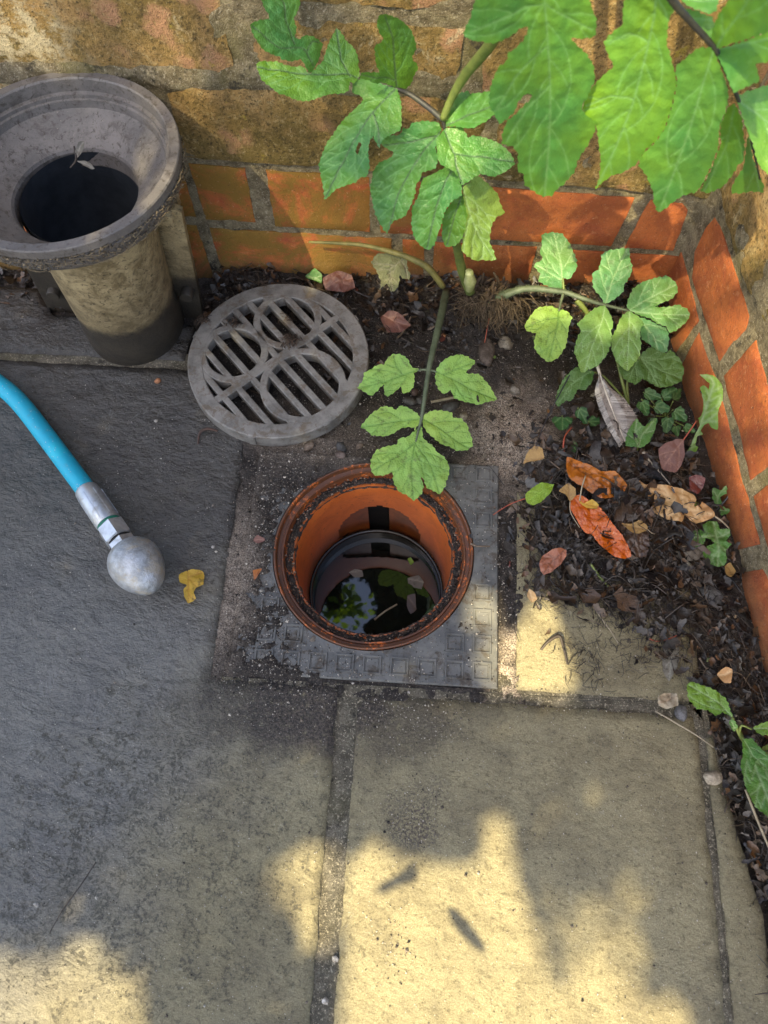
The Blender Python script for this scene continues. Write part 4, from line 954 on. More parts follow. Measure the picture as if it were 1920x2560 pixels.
leaf('B', [(880, -20), (870, 60), (865, 125), (830, 150), (765, 220), (790, 290), (820, 350), (760, 400), (700, 470), (650, 560), (655, 610), (700, 640), (720, 670), (735, 760), (745, 860), (740, 950), (720, 1030), (760, 990), (830, 945), (880, 930), (930, 900), (960, 860), (1000, 800), (1050, 760), (1100, 690), (1140, 560), (1165, 440), (1150, 360), (1130, 290), (1110, 230), (1120, 100), (1150, 50), (1140, -30), (1080, -120), (950, -120)],
     [[(1055, -110), (1040, 80), (1000, 270), (920, 570), (830, 800), (730, 1010)], [(1010, 230), (900, 180), (790, 230)], [(930, 540), (800, 520), (670, 570)]], Y(.55), Y(.57), G1b, seed=12, tone=.45, **BIG)
leaf('B', [(1340, 250), (1270, 260), (1170, 340), (1155, 380), (1165, 440), (1140, 560), (1100, 690), (1050, 760), (970, 840), (960, 890), (1000, 960), (1030, 1030), (1035, 1090), (1060, 1165), (1110, 1130), (1180, 1070), (1280, 1030), (1300, 1000), (1350, 900), (1390, 790), (1400, 680), (1440, 560), (1445, 480), (1400, 360), (1370, 290)],
     [[(1360, 280), (1310, 440), (1240, 680), (1150, 930), (1065, 1155)]], Y(.535), Y(.55), G1b, seed=13, **BIG)
leaf('B', [(1480, 560), (1440, 580), (1400, 680), (1400, 790), (1350, 920), (1290, 1040), (1340, 1050), (1430, 1000), (1500, 890), (1530, 870), (1530, 780), (1520, 650)],
     [[(1480, 565), (1430, 800), (1310, 1040)]], Y(.56), Y(.57), G1b, seed=14, **BIG)
leaf('B', [(1545, 740), (1520, 900), (1470, 980), (1445, 1030), (1450, 1050), (1560, 1045), (1630, 1050), (1630, 1000), (1600, 930), (1580, 860), (1565, 780)],
     [[(1555, 750), (1590, 930), (1610, 1045)]], Y(.57), Y(.58), G1b, seed=15, **BIG)
leaf('B', [(1370, 265), (1360, 180), (1400, 80), (1460, 0), (1500, -80), (1800, -80), (1830, 120), (1659, 180), (1500, 230)],
     [[(1372, 265), (1460, 130), (1600, -60)]], Y(.54), Y(.50), G1b, seed=16, tone=.5, **BIG)
leaf('B', [(1375, 272), (1500, 236), (1700, 165), (1790, 260), (1659, 345), (1600, 350), (1610, 400), (1620, 450), (1570, 470), (1480, 510), (1430, 400)],
     [[(1376, 270), (1500, 245), (1770, 190)]], Y(.545), Y(.52), G1b, seed=17, **BIG)
leaf('B', [(1485, 540), (1540, 500), (1659, 465), (1790, 470), (1820, 800), (1720, 930), (1650, 955), (1600, 900), (1565, 780), (1520, 650)],
     [[(1495, 550), (1620, 640), (1790, 780)]], Y(.55), Y(.53), G1b, seed=18, tone=.4, **BIG)
leaf('B', [(1190, 8), (1250, 50), (1340, 80), (1380, 60), (1390, -60), (1180, -60)], [[(1180, -10), (1280, 10), (1385, 0)]], Y(.56), Y(.55), G1b, seed=19, **BIG)
leaf('B', [(1165, 30), (1250, 60), (1350, 95), (1375, 170), (1365, 250), (1320, 230), (1260, 140)], [[(1170, 40), (1270, 130), (1360, 240)]], Y(.565), Y(.55), G1b, seed=20, **BIG)
stem('B', [(1000, -260), (1130, -10), (1240, 120), (1370, 268), (1450, 430), (1540, 660), (1590, 860), (1615, 980)], [.0034, .0028, .0024, .0020, .0017, .0014, .0010, .0006], M_STEMD, [Y(.53), Y(.537), Y(.540), Y(.54), Y(.545), Y(.555), Y(.565), Y(.57)], hairs=120, parent=hw2)
crown = Vector((0.085, 0.748, 0.02))
for tgt in ((1362, -75, .53), (1640, -50, .55), (1618, -115, .53)):
    e_ = pt(tgt[0], tgt[1], ('y', tgt[2])); m = MB()
    m.tube([(0.30+random.uniform(-.03, .03), 1.12, -.05), (e_.x+.03, 1.10, .45), (e_.x+.02, 1.0, .76), (e_.x+.01, .80, .80), (e_.x+.005, .64, e_.z+.14), e_], [.009, .0085, .008, .007, .005, .004], 12, sub=8); m.build('stem', M_STEM, hw2)
m = MB(); e_ = pt(*rg('A', [(1870, -350)])[0], ('y', .56)); m.tube([(0.26, 1.12, -.05), (.14, 1.08, .50), (e_.x+.02, .95, .78), (e_.x, .78, .80), (e_.x, .62, e_.z+.10), e_], [.010, .009, .008, .0075, .007, .0066], 12, sub=8); m.build('stem', M_STEM, hw)
# crown stub, fibrous old bases
stem('C', [(790, 120), (830, 250), (862, 400), (905, 520), (935, 600)], [.0052, .0056, .0062, .0075, .0065], M_STEM, [Y(.685), Y(.70), Y(.715), Y(.725), Y(.73)], hairs=420, hl=.005, seg=14)
stem('C', [(925, 440), (932, 520), (925, 580)], [.0050, .0085, .0050], mat_simple('pale_stem_base', (0.42, 0.44, 0.22), (0.26, 0.30, 0.10), rough=.5), [Y(.705), Y(.71), Y(.715)], seg=12)
stem('C', [(-340, 205), (-100, 215), (100, 232), (300, 280), (450, 330), (600, 410), (720, 560)], [.0016, .0024, .0030, .0036, .0042, .0048, .0045], mat_simple('olive_stalk', (0.22, 0.19, 0.055), (0.13, 0.12, 0.035), 60, .6), [Y(.775), Y(.77), Y(.765), Y(.76), Y(.755), Y(.75), Y(.745)], hairs=160)
rt = MB()
for i in range(950):
    a = random.uniform(0, 6.28); r_ = random.uniform(0, .034); p = crown+Vector((math.cos(a)*r_*1.5+.012, math.sin(a)*r_*.6-.012, random.uniform(-.005, .035)))
    d = Vector((random.gauss(0, 1), random.gauss(-.3, .8), random.gauss(-.2, .6))).normalized(); L = random.uniform(.010, .035)
    g = random.uniform(.35, 1); q2 = p+d*L*.5+Vector((0, 0, random.uniform(-.004, .006))); q3 = q2+Vector((d.x+random.gauss(0, .5), d.y+random.gauss(0, .5), -.5)).normalized()*L*.5
    rt.tube([p, q2, q3], [random.uniform(.0005, .0011), .0004], 4, (0.21*g, 0.15*g, 0.088*g), sub=3)
for i in range(46):
    p = crown+Vector((random.uniform(-.03, .05), random.uniform(-.02, .015), random.uniform(0, .03))); d = Vector((random.gauss(0, .5), random.gauss(0, .3), 1)).normalized()
    g = random.uniform(.4, 1); rt.tube([p, p+d*.012, p+d*.024+Vector((random.gauss(0, .004), 0, 0))], [.0035, .0028, .0012], 6, (0.13*g, 0.085*g, 0.05*g), sub=3)
rt.build('root_crown', M_ROOT, hw)
# low leaf arching over the drain
stem('C', [(742, 600), (700, 800), (640, 1060), (605, 1220), (572, 1450), (548, 1600), (520, 1710), (500, 1800)], [.0055, .0052, .0040, .0034, .0028, .0022, .0014, .0008], M_STEMG, [Zs(.035), Zs(.060), Zs(.072), Zs(.072), Zs(.066), Zs(.060), Zs(.055), Zs(.050)], hairs=420, hl=.0035)
stem('C', [(605, 1218), (560, 1212), (520, 1222)], [.0018, .0014, .001], M_STEMG, [Zs(.072)]*3, hairs=20)
stem('C', [(605, 1218), (640, 1222), (670, 1235)], [.0018, .0014, .001], M_STEMG, [Zs(.072)]*3, hairs=20)
LO = dict(parent=hw, relief=.0013, fold=.06, vsp=40, curl=.06)
leaf('C', [(530, 1215), (470, 1190), (440, 1130), (380, 1095), (320, 1092), (270, 1140), (255, 1170), (200, 1175), (140, 1210), (90, 1240), (85, 1290), (40, 1350), (90, 1385), (150, 1420), (200, 1380), (250, 1330), (250, 1410), (280, 1425), (340, 1390), (390, 1350), (395, 1400), (440, 1400), (480, 1370), (495, 1310), (490, 1240)], [[(530, 1217), (430, 1245), (250, 1310), (50, 1350)], [(400, 1255), (350, 1180), (330, 1110)]], Zs(.072), Zs(.058), G2, seed=21, **LO)
leaf('C', [(660, 1220), (700, 1160), (760, 1120), (840, 1095), (920, 1110), (975, 1150), (940, 1200), (900, 1240), (1000, 1245), (1060, 1300), (1110, 1370), (1150, 1445), (1060, 1470), (1000, 1490), (900, 1470), (810, 1440), (780, 1380), (730, 1410), (690, 1380), (665, 1330), (655, 1270)], [[(660, 1228), (800, 1290), (950, 1370), (1145, 1445)], [(720, 1252), (850, 1200), (970, 1150)]], Zs(.072), Zs(.058), G2, seed=22, hole=[(985, 1410), (995, 1415), (1005, 1470), (990, 1465)], **LO)
leaf('C', [(545, 1600), (520, 1560), (470, 1530), (420, 1505), (370, 1500), (350, 1530), (310, 1510), (240, 1505), (170, 1540), (110, 1600), (60, 1660), (110, 1690), (160, 1730), (260, 1740), (330, 1720), (380, 1680), (440, 1670), (490, 1680), (500, 1700), (535, 1640)], [[(545, 1602), (400, 1615), (200, 1645), (70, 1660)]], Zs(.060), Zs(.050), G2, seed=23, tone=.35, **LO)
leaf('C', [(555, 1590), (600, 1555), (650, 1535), (720, 1540), (790, 1550), (800, 1590), (860, 1600), (910, 1650), (925, 1700), (950, 1750), (955, 1810), (900, 1850), (830, 1855), (760, 1820), (700, 1800), (640, 1750), (590, 1710), (560, 1650)], [[(552, 1597), (700, 1680), (850, 1790), (945, 1838)]], Zs(.060), Zs(.048), G2, seed=24, tone=.35, **LO)
leaf('C', [(545, 1640), (520, 1680), (480, 1710), (430, 1750), (370, 1760), (355, 1800), (270, 1820), (190, 1850), (145, 1920), (150, 2000), (170, 2040), (250, 2050), (320, 2020), (330, 2100), (370, 2170), (430, 2200), (490, 2245), (550, 2190), (565, 2130), (545, 2060), (515, 2024), (560, 2070), (590, 2140), (640, 2170), (700, 2190), (740, 2110), (765, 2050), (765, 1960), (730, 1900), (680, 1870), (640, 1820), (600, 1790), (570, 1760)], [[(545, 1640), (500, 1800), (470, 1960), (485, 2235)], [(500, 1795), (350, 1900), (160, 2010)], [(505, 1800), (620, 1960), (690, 2180)]], Zs(.057), Zs(.036), G2, seed=25, **LO)
# leaf spreading to the right
stem('C', [(960, 700), (1030, 715), (1120, 660), (1220, 610), (1390, 570)], [.0070, .0062, .0056, .005, .0045], M_STEMG, [Zs(.022), Zs(.030), Zs(.045), Zs(.060), Zs(.075)], hairs=260)
stem('D', [(60, 515), (150, 480), (250, 470), (350, 480), (450, 495), (580, 540), (700, 575), (865, 614)], [.0047, .0046, .0044, .0040, .0036, .0030, .0022, .0014], M_STEMG, [Zs(.072), Zs(.082), Zs(.088), Zs(.092), Zs(.092), Zs(.090), Zs(.086), Zs(.080)], hairs=420)
stem('D', [(436, 505), (420, 560), (408, 615)], [.0022, .0018, .0012], M_STEMG, [Zs(.092), Zs(.090), Zs(.088)], hairs=40)
stem('D', [(440, 490), (438, 455), (434, 400)], [.0020, .0016, .0010], M_STEM, [Zs(.092), Zs(.096), Zs(.102)], hairs=20)
stem('D', [(525, 545), (565, 590), (595, 635)], [.0040, .0036, .0030], M_STEM, [Zs(.080), Zs(.072), Zs(.064)], hairs=60)
RT = dict(parent=hw, relief=.0013, fold=.08, vsp=40, curl=.05)
leaf('D', [(430, 410), (480, 410), (520, 350), (525, 290), (500, 230), (475, 170), (430, 110), (370, 100), (300, 115), (295, 190), (285, 230), (300, 280), (250, 310), (245, 330), (285, 380), (270, 420), (300, 440), (340, 460), (400, 480), (435, 460)], [[(434, 460), (420, 300), (375, 110)], [(430, 420), (360, 380), (265, 325)]], Zs(.094), Zs(.125), G3, seed=31, tone=.2, **RT)
leaf('D', [(410, 600), (340, 585), (270, 600), (230, 640), (185, 700), (190, 740), (260, 765), (245, 810), (250, 860), (290, 910), (340, 942), (400, 920), (450, 850), (470, 770), (475, 710), (490, 660), (460, 620)], [[(408, 605), (400, 700), (345, 930)], [(405, 660), (320, 670), (200, 720)]], Zs(.088), Zs(.066), G2, seed=32, tone=.45, **RT)
leaf('D', [(705, 575), (680, 530), (640, 490), (625, 430), (625, 370), (660, 350), (680, 290), (680, 250), (740, 215), (860, 205), (870, 270), (885, 320), (880, 370), (850, 420), (830, 450), (830, 490), (770, 540)], [[(708, 575), (760, 400), (850, 215)]], Zs(.086), Zs(.125), G3, seed=33, tone=.1, **RT)
leaf('D', [(705, 580), (640, 600), (590, 640), (525, 700), (550, 740), (530, 780), (505, 870), (530, 940), (560, 1005), (620, 980), (670, 960), (730, 880), (750, 800), (745, 750), (760, 700), (745, 650), (720, 600)], [[(706, 585), (680, 700), (620, 850), (580, 990)]], Zs(.086), Zs(.070), G3, seed=34, tone=.45, **RT)
leaf('D', [(865, 615), (820, 640), (790, 700), (755, 780), (745, 850), (780, 940), (850, 1000), (890, 960), (935, 900), (940, 830), (935, 740), (960, 700), (900, 640)], [[(866, 618), (860, 750), (852, 990)]], Zs(.080), Zs(.064), G3, seed=35, tone=.4, **RT)
leaf('D', [(850, 600), (850, 550), (880, 480), (920, 450), (960, 420), (1030, 400), (1110, 385), (1175, 430), (1180, 490), (1130, 540), (1060, 570), (1030, 590), (1100, 590), (1180, 570), (1240, 600), (1260, 640), (1240, 680), (1170, 740), (1120, 760), (1100, 720), (1040, 700), (1000, 670), (920, 640)], [[(862, 612), (980, 540), (1170, 440)], [(870, 617), (1050, 640), (1250, 640)]], Zs(.081), Zs(.098), G3, seed=36, tone=.3, **RT)
leaf('D', [(900, 650), (1000, 680), (1060, 710), (1110, 730), (1120, 800), (1115, 870), (1065, 915), (1040, 870), (980, 820), (940, 800), (935, 740)], [[(915, 655), (1020, 780), (1065, 910)]], Zs(.070), Zs(.050), G3, seed=37, tone=.0, **RT)
# withered small leaf by the stump
leaf('C', [(190, 300), (150, 370), (190, 430), (230, 520), (220, 580), (280, 530), (310, 600), (350, 580), (380, 520), (375, 460), (400, 490), (450, 500), (460, 470), (440, 400), (430, 330), (340, 300), (250, 290)], [[(400, 350), (300, 420), (320, 590)], [(390, 360), (430, 420), (440, 490)], [(330, 390), (250, 380), (170, 380)]], Y(.765), Y(.735), mat_leaf('withered_leaf', (.17, .19, .085), (.30, .28, .18), (.24, .21, .11), .15, .8, .002, spots=.5), parent=hw, seed=41, relief=.002, wave=.006)

# ---- weeds and fallen things: each its own object
def up_(reg, z): return (z[0], z[1]+.022) if reg in 'GJ' and z[0] == 'z' else z
def single(name, cat, label, reg, outline, mids, sb, st, mat, group=None, **k):
    sb, st = up_(reg, sb), up_(reg, st)
    c = rg(reg, outline); cx_ = sum(p[0] for p in c)/len(c); cy_ = sum(p[1] for p in c)/len(c)
    k.setdefault('curl', 0.0)
    o = leaf(reg, outline, mids, sb, st, mat, name=name, **k); return tag(o, label, cat, group)
def with_stalk(name, cat, label, reg, outline, mids, sb, st, mat, stalk, srad, smat, sspec, **k):
    sb, st = up_(reg, sb), up_(reg, st); sspec = [up_(reg, z) for z in sspec]
    c = rg(reg, outline); cx_ = sum(p[0] for p in c)/len(c); cy_ = sum(p[1] for p in c)/len(c)
    e_ = empty(name, PZ(cx_, cy_, 0.0), label, cat)
    leaf(reg, outline, mids, sb, st, mat, name='blade', parent=e_, **k)
    stem(reg, stalk, srad, smat, sspec, parent=e_, name='stalk', seg=6); return e_
M_TWIG = mat_simple('dark_twig', (0.030, 0.022, 0.017), (0.055, 0.040, 0.028), 90, 0.6)
M_STRAW = mat_simple('pale_straw', (0.34, 0.29, 0.20), (0.22, 0.18, 0.12), 90, 0.7)
M_REDST = mat_simple('red_stalk', (0.28, 0.05, 0.025), (0.36, 0.09, 0.04), 60, 0.5)
M_CORD = mat_simple('wet_black_stalk', (0.014, 0.014, 0.018), (0.03, 0.03, 0.035), 90, 0.35)

wd = empty('mallow_weed', PZ(1610, 930, 0), 'round crinkled dark green weed under the right hogweed leaf', 'plant')
leaf('D', [(800, 960), (790, 1000), (830, 1060), (900, 1095), (950, 1060), (1010, 1090), (1050, 1115), (1130, 1105), (1200, 1070), (1220, 1000), (1190, 930), (1130, 870), (1090, 890), (1000, 850), (950, 880), (920, 930)], [[(930, 915), (1060, 1000), (1190, 1050)], [(935, 920), (1000, 1010), (1040, 1100)], [(935, 915), (1050, 930), (1160, 910)], [(925, 925), (880, 1000), (860, 1060)]], Zs(.048), Zs(.038), G4, parent=wd, seed=42, relief=.002, tone=.7)
leaf('D', [(520, 980), (600, 1000), (640, 1010), (620, 1080), (580, 1130), (530, 1130), (490, 1200), (450, 1200), (400, 1240), (385, 1200), (400, 1130), (440, 1050)], [[(610, 1010), (480, 1100), (395, 1230)]], Zs(.045), Zs(.020), G4, parent=wd, seed=43, relief=.002, tone=.6)
stem('D', [(780, 900), (800, 1000), (830, 1120), (860, 1220)], .0022, M_STEM, [Zs(.05), Zs(.04), Zs(.025), Zs(.005)], parent=wd)
stem('D', [(930, 917), (880, 960), (850, 1080), (860, 1220)], .0018, M_STEM, [Zs(.048), Zs(.04), Zs(.02), Zs(.0)], parent=wd)
stem('D', [(610, 1010), (700, 1040), (860, 1220)], .0014, M_STEM, [Zs(.045), Zs(.03), Zs(.0)], parent=wd)
ng = empty('ground_weed', PZ(1650, 1030, 0), 'low clump of dim blue-green leaves in the shade at the foot of the side wall', 'plant')
k_ = 0
for (x, y, w_, h_, an) in [(1010, 1160, 120, 75, 20), (1120, 1150, 110, 80, -30), (960, 1240, 110, 80, 70), (1070, 1240, 100, 85, 10), (1190, 1290, 110, 90, 40), (1110, 1350, 100, 80, 95), (1170, 1160, 90, 60, -60), (1250, 1380, 80, 60, 30), (560, 1290, 110, 80, 60), (430, 1340, 90, 130, 90), (640, 1330, 80, 70, 0), (500, 1500, 60, 70, 40), (1010, 1330, 90, 60, 130), (1170, 1390, 70, 60, 75)]:
    P = []; a0 = R(an)
    for q in range(12):
        a = 2*math.pi*q/12; rr_ = 1+0.18*math.cos(3*a); ux, uy = w_/2*rr_*math.cos(a), h_/2*rr_*math.sin(a)
        P.append((x+ux*math.cos(a0)-uy*math.sin(a0), y+ux*math.sin(a0)+uy*math.cos(a0)))
    b_ = (x-w_/2*math.cos(a0), y-w_/2*math.sin(a0)); t_ = (x+w_/2*math.cos(a0), y+w_/2*math.sin(a0))
    z_ = random.uniform(.012, .030); k_ += 1
    leaf('D', P, [[b_, (x, y), t_], [b_, (x-h_/2*math.sin(a0)*.8, y+h_/2*math.cos(a0)*.8)], [b_, (x+h_/2*math.sin(a0)*.8, y-h_/2*math.cos(a0)*.8)]], Zs(z_), Zs(z_+random.uniform(-.012, .008)), M_DK if k_ > 99 else G4, name='leaf', parent=ng, seed=50+k_, tone=.05, roll=(random.uniform(-.3, .3), random.uniform(-.3, .3), 0))
    stem('D', [b_, ((b_[0]+1100)/2, (b_[1]+1300)/2), (1100, 1300)] if x > 700 else [b_, (b_[0]-5, b_[1]+15)], .0009, M_STEM, [Zs(z_), Zs(.008), Zs(.0)] if x > 700 else [Zs(z_), Zs(0)], parent=ng)
nt_ = empty('nettle_seedling', PZ(1600, 1090, 0), 'small serrated green nettle seedling leaf standing over the feathers', 'plant')
leaf('D', [(850, 1400), (910, 1310), (930, 1340), (960, 1365), (1040, 1308), (1030, 1390), (990, 1470), (940, 1505), (840, 1490)], [[(920, 1500), (945, 1420), (1035, 1315)], [(920, 1500), (900, 1420), (912, 1320)]], Zs(.03), Zs(.045), G5, name='leaf', parent=nt_, seed=70, teeth=4, tp=11)
stem('D', [(920, 1495), (910, 1540)], .0012, M_STEM, [Zs(.03), Zs(.0)], parent=nt_)

dn = empty('dandelion_plant', PZ(1720, 1150, 0), 'upright dandelion leaf with pale midrib leaning on the side wall above the litter', 'plant')
leaf('J', [(910, 130), (980, 125), (1060, 150), (1120, 220), (1150, 330), (1150, 400), (1110, 430), (1120, 500), (1160, 560), (1175, 590), (1120, 580), (1080, 640), (1030, 620), (1000, 580), (960, 600), (930, 650), (950, 690), (900, 700), (880, 780), (910, 800), (860, 880), (800, 910), (780, 900), (840, 770), (880, 680), (920, 600), (900, 530), (930, 510), (950, 450), (950, 380), (930, 300), (920, 250), (960, 230), (1000, 270), (1015, 215), (970, 180)],
     [[(790, 905), (900, 660), (1000, 370), (1050, 220)], [(1050, 220), (1010, 150), (925, 135)]], Zs(.010), Zs(.085), G5, name='leaf', parent=dn, seed=71, vw=3.4, tone=.85, teeth=1.5, vsp=26, wave=.004)
dn2 = empty('dandelion_plant', PZ(1790, 1360, 0), 'lobed green dandelion leaf lying in the litter below the tan leaf', 'plant')
leaf('J', [(660, 1640), (740, 1600), (820, 1555), (900, 1560), (960, 1600), (940, 1530), (1000, 1490), (1080, 1490), (1110, 1560), (1190, 1560), (1200, 1620), (1160, 1670), (1210, 1700), (1160, 1760), (1170, 1830), (1150, 1890), (1080, 1910), (1010, 1880), (950, 1800), (950, 1770), (1000, 1770), (980, 1720), (1060, 1690), (1020, 1660), (970, 1650), (960, 1700), (880, 1740), (800, 1690), (730, 1650)],
     [[(1040, 1500), (1080, 1650), (1095, 1780), (1080, 1900)], [(1070, 1620), (900, 1640), (680, 1640)], [(1075, 1640), (1130, 1620), (1190, 1590)]], Zs(.030), Zs(.020), G5, name='leaf', parent=dn2, seed=72, vw=2.6, teeth=2.2, tp=12, wave=.006)
gs = empty('groundsel_seedling', PZ(1800, 1240, 0), 'small toothed seedling at the wall foot beside the black stalk', 'plant')
leaf('J', [(1030, 1180), (1070, 1170), (1110, 1200), (1165, 1150), (1165, 1230), (1110, 1260), (1130, 1330), (1080, 1340), (1040, 1290)], [[(1080, 1335), (1090, 1250), (1160, 1160)], [(1085, 1280), (1040, 1190)]], Zs(.015), Zs(.035), G5, name='leaf', parent=gs, seed=73)
leaf('J', [(1120, 1350), (1190, 1370), (1200, 1400), (1130, 1440), (1100, 1400)], [[(1105, 1390), (1190, 1385)]], Zs(.015), Zs(.022), G5, name='leaf', parent=gs, seed=74)
stem('J', [(1080, 1335), (1075, 1400)], .001, M_STEM, [Zs(.015), Zs(-.005)], parent=gs); stem('J', [(1105, 1390), (1085, 1420)], .001, M_STEM, [Zs(.015), Zs(-.005)], parent=gs)
sb_ = empty('box_sprig', PZ(1755, 1270, 0), 'tiny sprig of fresh green leaves poking through the torn tan leaf', 'plant')
leaf('J', [(860, 1340), (875, 1300), (905, 1320), (915, 1370), (890, 1400)], [[(905, 1395), (875, 1310)]], Zs(.03), Zs(.05), G6, name='leaf', parent=sb_, seed=75, teeth=0)
leaf('J', [(915, 1375), (945, 1350), (985, 1345), (985, 1370), (940, 1395)], [[(910, 1395), (985, 1355)]], Zs(.032), Zs(.045), G6, name='leaf', parent=sb_, seed=76, teeth=0)
stem('J', [(910, 1395), (905, 1440)], .0012, M_STEM, [Zs(.03), Zs(.0)], parent=sb_)

# right hand border plants
bd = empty('border_weed', PZ(1860, 1700, 0), 'yellow-green toothed leaf hanging over the paving corner from the right border', 'plant')
leaf('F', [(245, 1310), (265, 1285), (320, 1300), (400, 1330), (450, 1370), (470, 1410), (492, 1475), (440, 1450), (400, 1470), (360, 1440), (300, 1430), (255, 1380)], [[(490, 1475), (420, 1400), (260, 1305)]], Zs(.03), Zs(.035), G5, name='leaf', parent=bd, seed=77, tone=.9, relief=.002, wave=.003)
leaf('F', [(470, 1500), (490, 1485), (520, 1520), (500, 1560)], [[(480, 1490), (505, 1550)]], Zs(.03), Zs(.03), G5, name='leaf', parent=bd, seed=78)
leaf('F', [(600, 1530), (640, 1510), (690, 1495), (740, 1530), (700, 1575), (640, 1570)], [[(590, 1540), (735, 1530)]], Zs(.03), Zs(.04), G5, name='leaf', parent=bd, seed=79, tone=.9)
stem('F', [(490, 1475), (530, 1570), (560, 1620)], [.0018, .0016], M_STEM, [Zs(.03), Zs(.02), Zs(.0)], parent=bd); stem('F', [(595, 1540), (540, 1520), (530, 1570)], [.0012, .0014], M_STEM, [Zs(.03), Zs(.03), Zs(.02)], parent=bd)
bw = empty('border_dandelion', PZ(1900, 1900, 0), 'broad green dandelion leaf cut by the right edge of the picture', 'plant')
leaf('F', [(545, 1590), (600, 1600), (650, 1650), (720, 1720), (780, 1900), (740, 2060), (670, 2000), (610, 1950), (560, 1850), (535, 1730), (550, 1660)], [[(550, 1590), (620, 1760), (730, 2040)]], Zs(.035), Zs(.06), G5, name='leaf', parent=bw, seed=80, tone=.35, vw=3)
leaf('F', [(545, 1600), (590, 1590), (640, 1640), (690, 1700), (660, 1760), (620, 1700), (600, 1760), (575, 1700), (550, 1690)], [[(555, 1600), (600, 1680), (670, 1740)]], Zs(.045), Zs(.06), G5, name='leaf', parent=bw, seed=81, tone=.2)
stem('F', [(550, 1590), (530, 1540), (500, 1500)], .0014, M_STEM, [Zs(.035), Zs(.015), Zs(-.005)], parent=bw)

# fallen leaves
q0 = dict(fold=.10, wave=.007)
single('fallen_leaf', 'leaf', 'broad mottled orange-brown leaf, wet, on top of the litter heap', 'G', [(470, 170), (540, 190), (620, 215), (700, 260), (790, 265), (850, 310), (875, 360), (850, 410), (780, 440), (700, 445), (640, 410), (580, 370), (500, 320), (470, 260)], [[(480, 200), (600, 285), (720, 360), (868, 375)]], Zs(.038), Zs(.034), D_OR, seed=90, teeth=1, **q0)
single('fallen_leaf', 'leaf', 'long shiny red-orange leaf with a white streak, wettest in the litter heap', 'G', [(500, 440), (560, 420), (640, 470), (700, 510), (740, 560), (790, 630), (850, 700), (890, 770), (905, 830), (860, 850), (800, 840), (730, 790), (680, 740), (640, 690), (590, 670), (550, 610), (520, 560), (490, 500)], [[(520, 440), (640, 610), (740, 710), (880, 840)]], Zs(.030), Zs(.016), D_RED, seed=91, teeth=1.5, fold=.12, wave=.003)
with_stalk('fallen_leaf', 'leaf', 'large pale tan leaf with torn edge and pale midrib beside the side wall', 'J', [(360, 1110), (420, 1150), (600, 1150), (760, 1190), (860, 1240), (885, 1290), (860, 1350), (930, 1330), (945, 1300), (1000, 1350), (1060, 1440), (960, 1490), (880, 1510), (780, 1430), (750, 1495), (620, 1470), (500, 1400), (450, 1300), (400, 1200)], [[(1060, 1440), (870, 1380), (600, 1280), (400, 1160)]], Zs(.030), Zs(.030), D_TAN, [(1060, 1440), (1130, 1490), (1190, 1550)], [.0012, .0009], M_STRAW, [Zs(.031), Zs(.028), Zs(.02)], seed=92, teeth=.6, vw=2.6, **q0)
single('fallen_leaf', 'leaf', 'small russet leaf with deep veins lying alone below the heap on the left', 'G', [(290, 880), (310, 830), (370, 790), (430, 775), (470, 790), (470, 830), (430, 890), (380, 930), (320, 960), (300, 930)], [[(465, 785), (380, 860), (315, 955)]], Zs(.022), Zs(.012), dead('russet_leaf', (.30, .10, .05), (.12, .04, .02), (.36, .13, .06), .28, .2), seed=93, teeth=.8, relief=.003, vsp=22, fold=.05)
single('fallen_leaf', 'leaf', 'large dark brown rotting leaf between the orange leaves', 'G', [(740, 460), (840, 420), (940, 440), (980, 520), (1000, 600), (1025, 650), (1020, 760), (1000, 840), (940, 840), (880, 760), (820, 650), (770, 560)], [[(850, 430), (900, 600), (960, 835)], [(850, 440), (920, 500), (1010, 660)]], Zs(.026), Zs(.014), D_BR, seed=94, relief=.002, **q0)
with_stalk('fallen_leaf', 'leaf', 'tiny ochre ivy leaf lying on the dark brown rotting leaf', 'G', [(840, 610), (900, 615), (940, 600), (960, 590), (1010, 630), (1010, 660), (950, 682), (900, 665)], [[(1015, 650), (930, 640), (845, 615)]], Zs(.030), Zs(.032), D_OCH, [(1015, 650), (1040, 675), (1062, 682)], [.0006, .0005], M_STRAW, [Zs(.03), Zs(.028), Zs(.024)], seed=95, teeth=0)
with_stalk('fallen_leaf', 'leaf', 'curled golden leaf scrap with upright pale stalk on the heap', 'G', [(555, 455), (590, 475), (640, 450), (685, 490), (670, 515), (600, 505), (570, 485)], [[(560, 458), (620, 490), (680, 500)]], Zs(.036), Zs(.030), D_GOLD, [(560, 458), (575, 370), (600, 290)], [.0010, .0008], M_STRAW, [Zs(.038), Zs(.05), Zs(.055)], seed=96, teeth=1)
with_stalk('fallen_leaf', 'leaf', 'folded ochre leaf hanging by its thin stalk left of the golden scrap', 'G', [(420, 395), (450, 365), (485, 340), (532, 380), (532, 430), (495, 465), (465, 420)], [[(495, 465), (490, 410), (485, 345)]], Zs(.036), Zs(.045), D_OCH, [(495, 465), (500, 540), (560, 640)], [.0007, .0005], M_STRAW, [Zs(.036), Zs(.034), Zs(.028)], seed=97, teeth=1)
single('fallen_leaf', 'leaf', 'crumbly ochre leaf fragment at the top left of the heap above the blue scrap', 'G', [(180, 215), (200, 160), (225, 120), (260, 95), (310, 110), (325, 180), (280, 190), (220, 200)], [[(320, 170), (190, 205)]], Zs(.03), Zs(.02), D_OCH, seed=98, teeth=2, relief=.002)
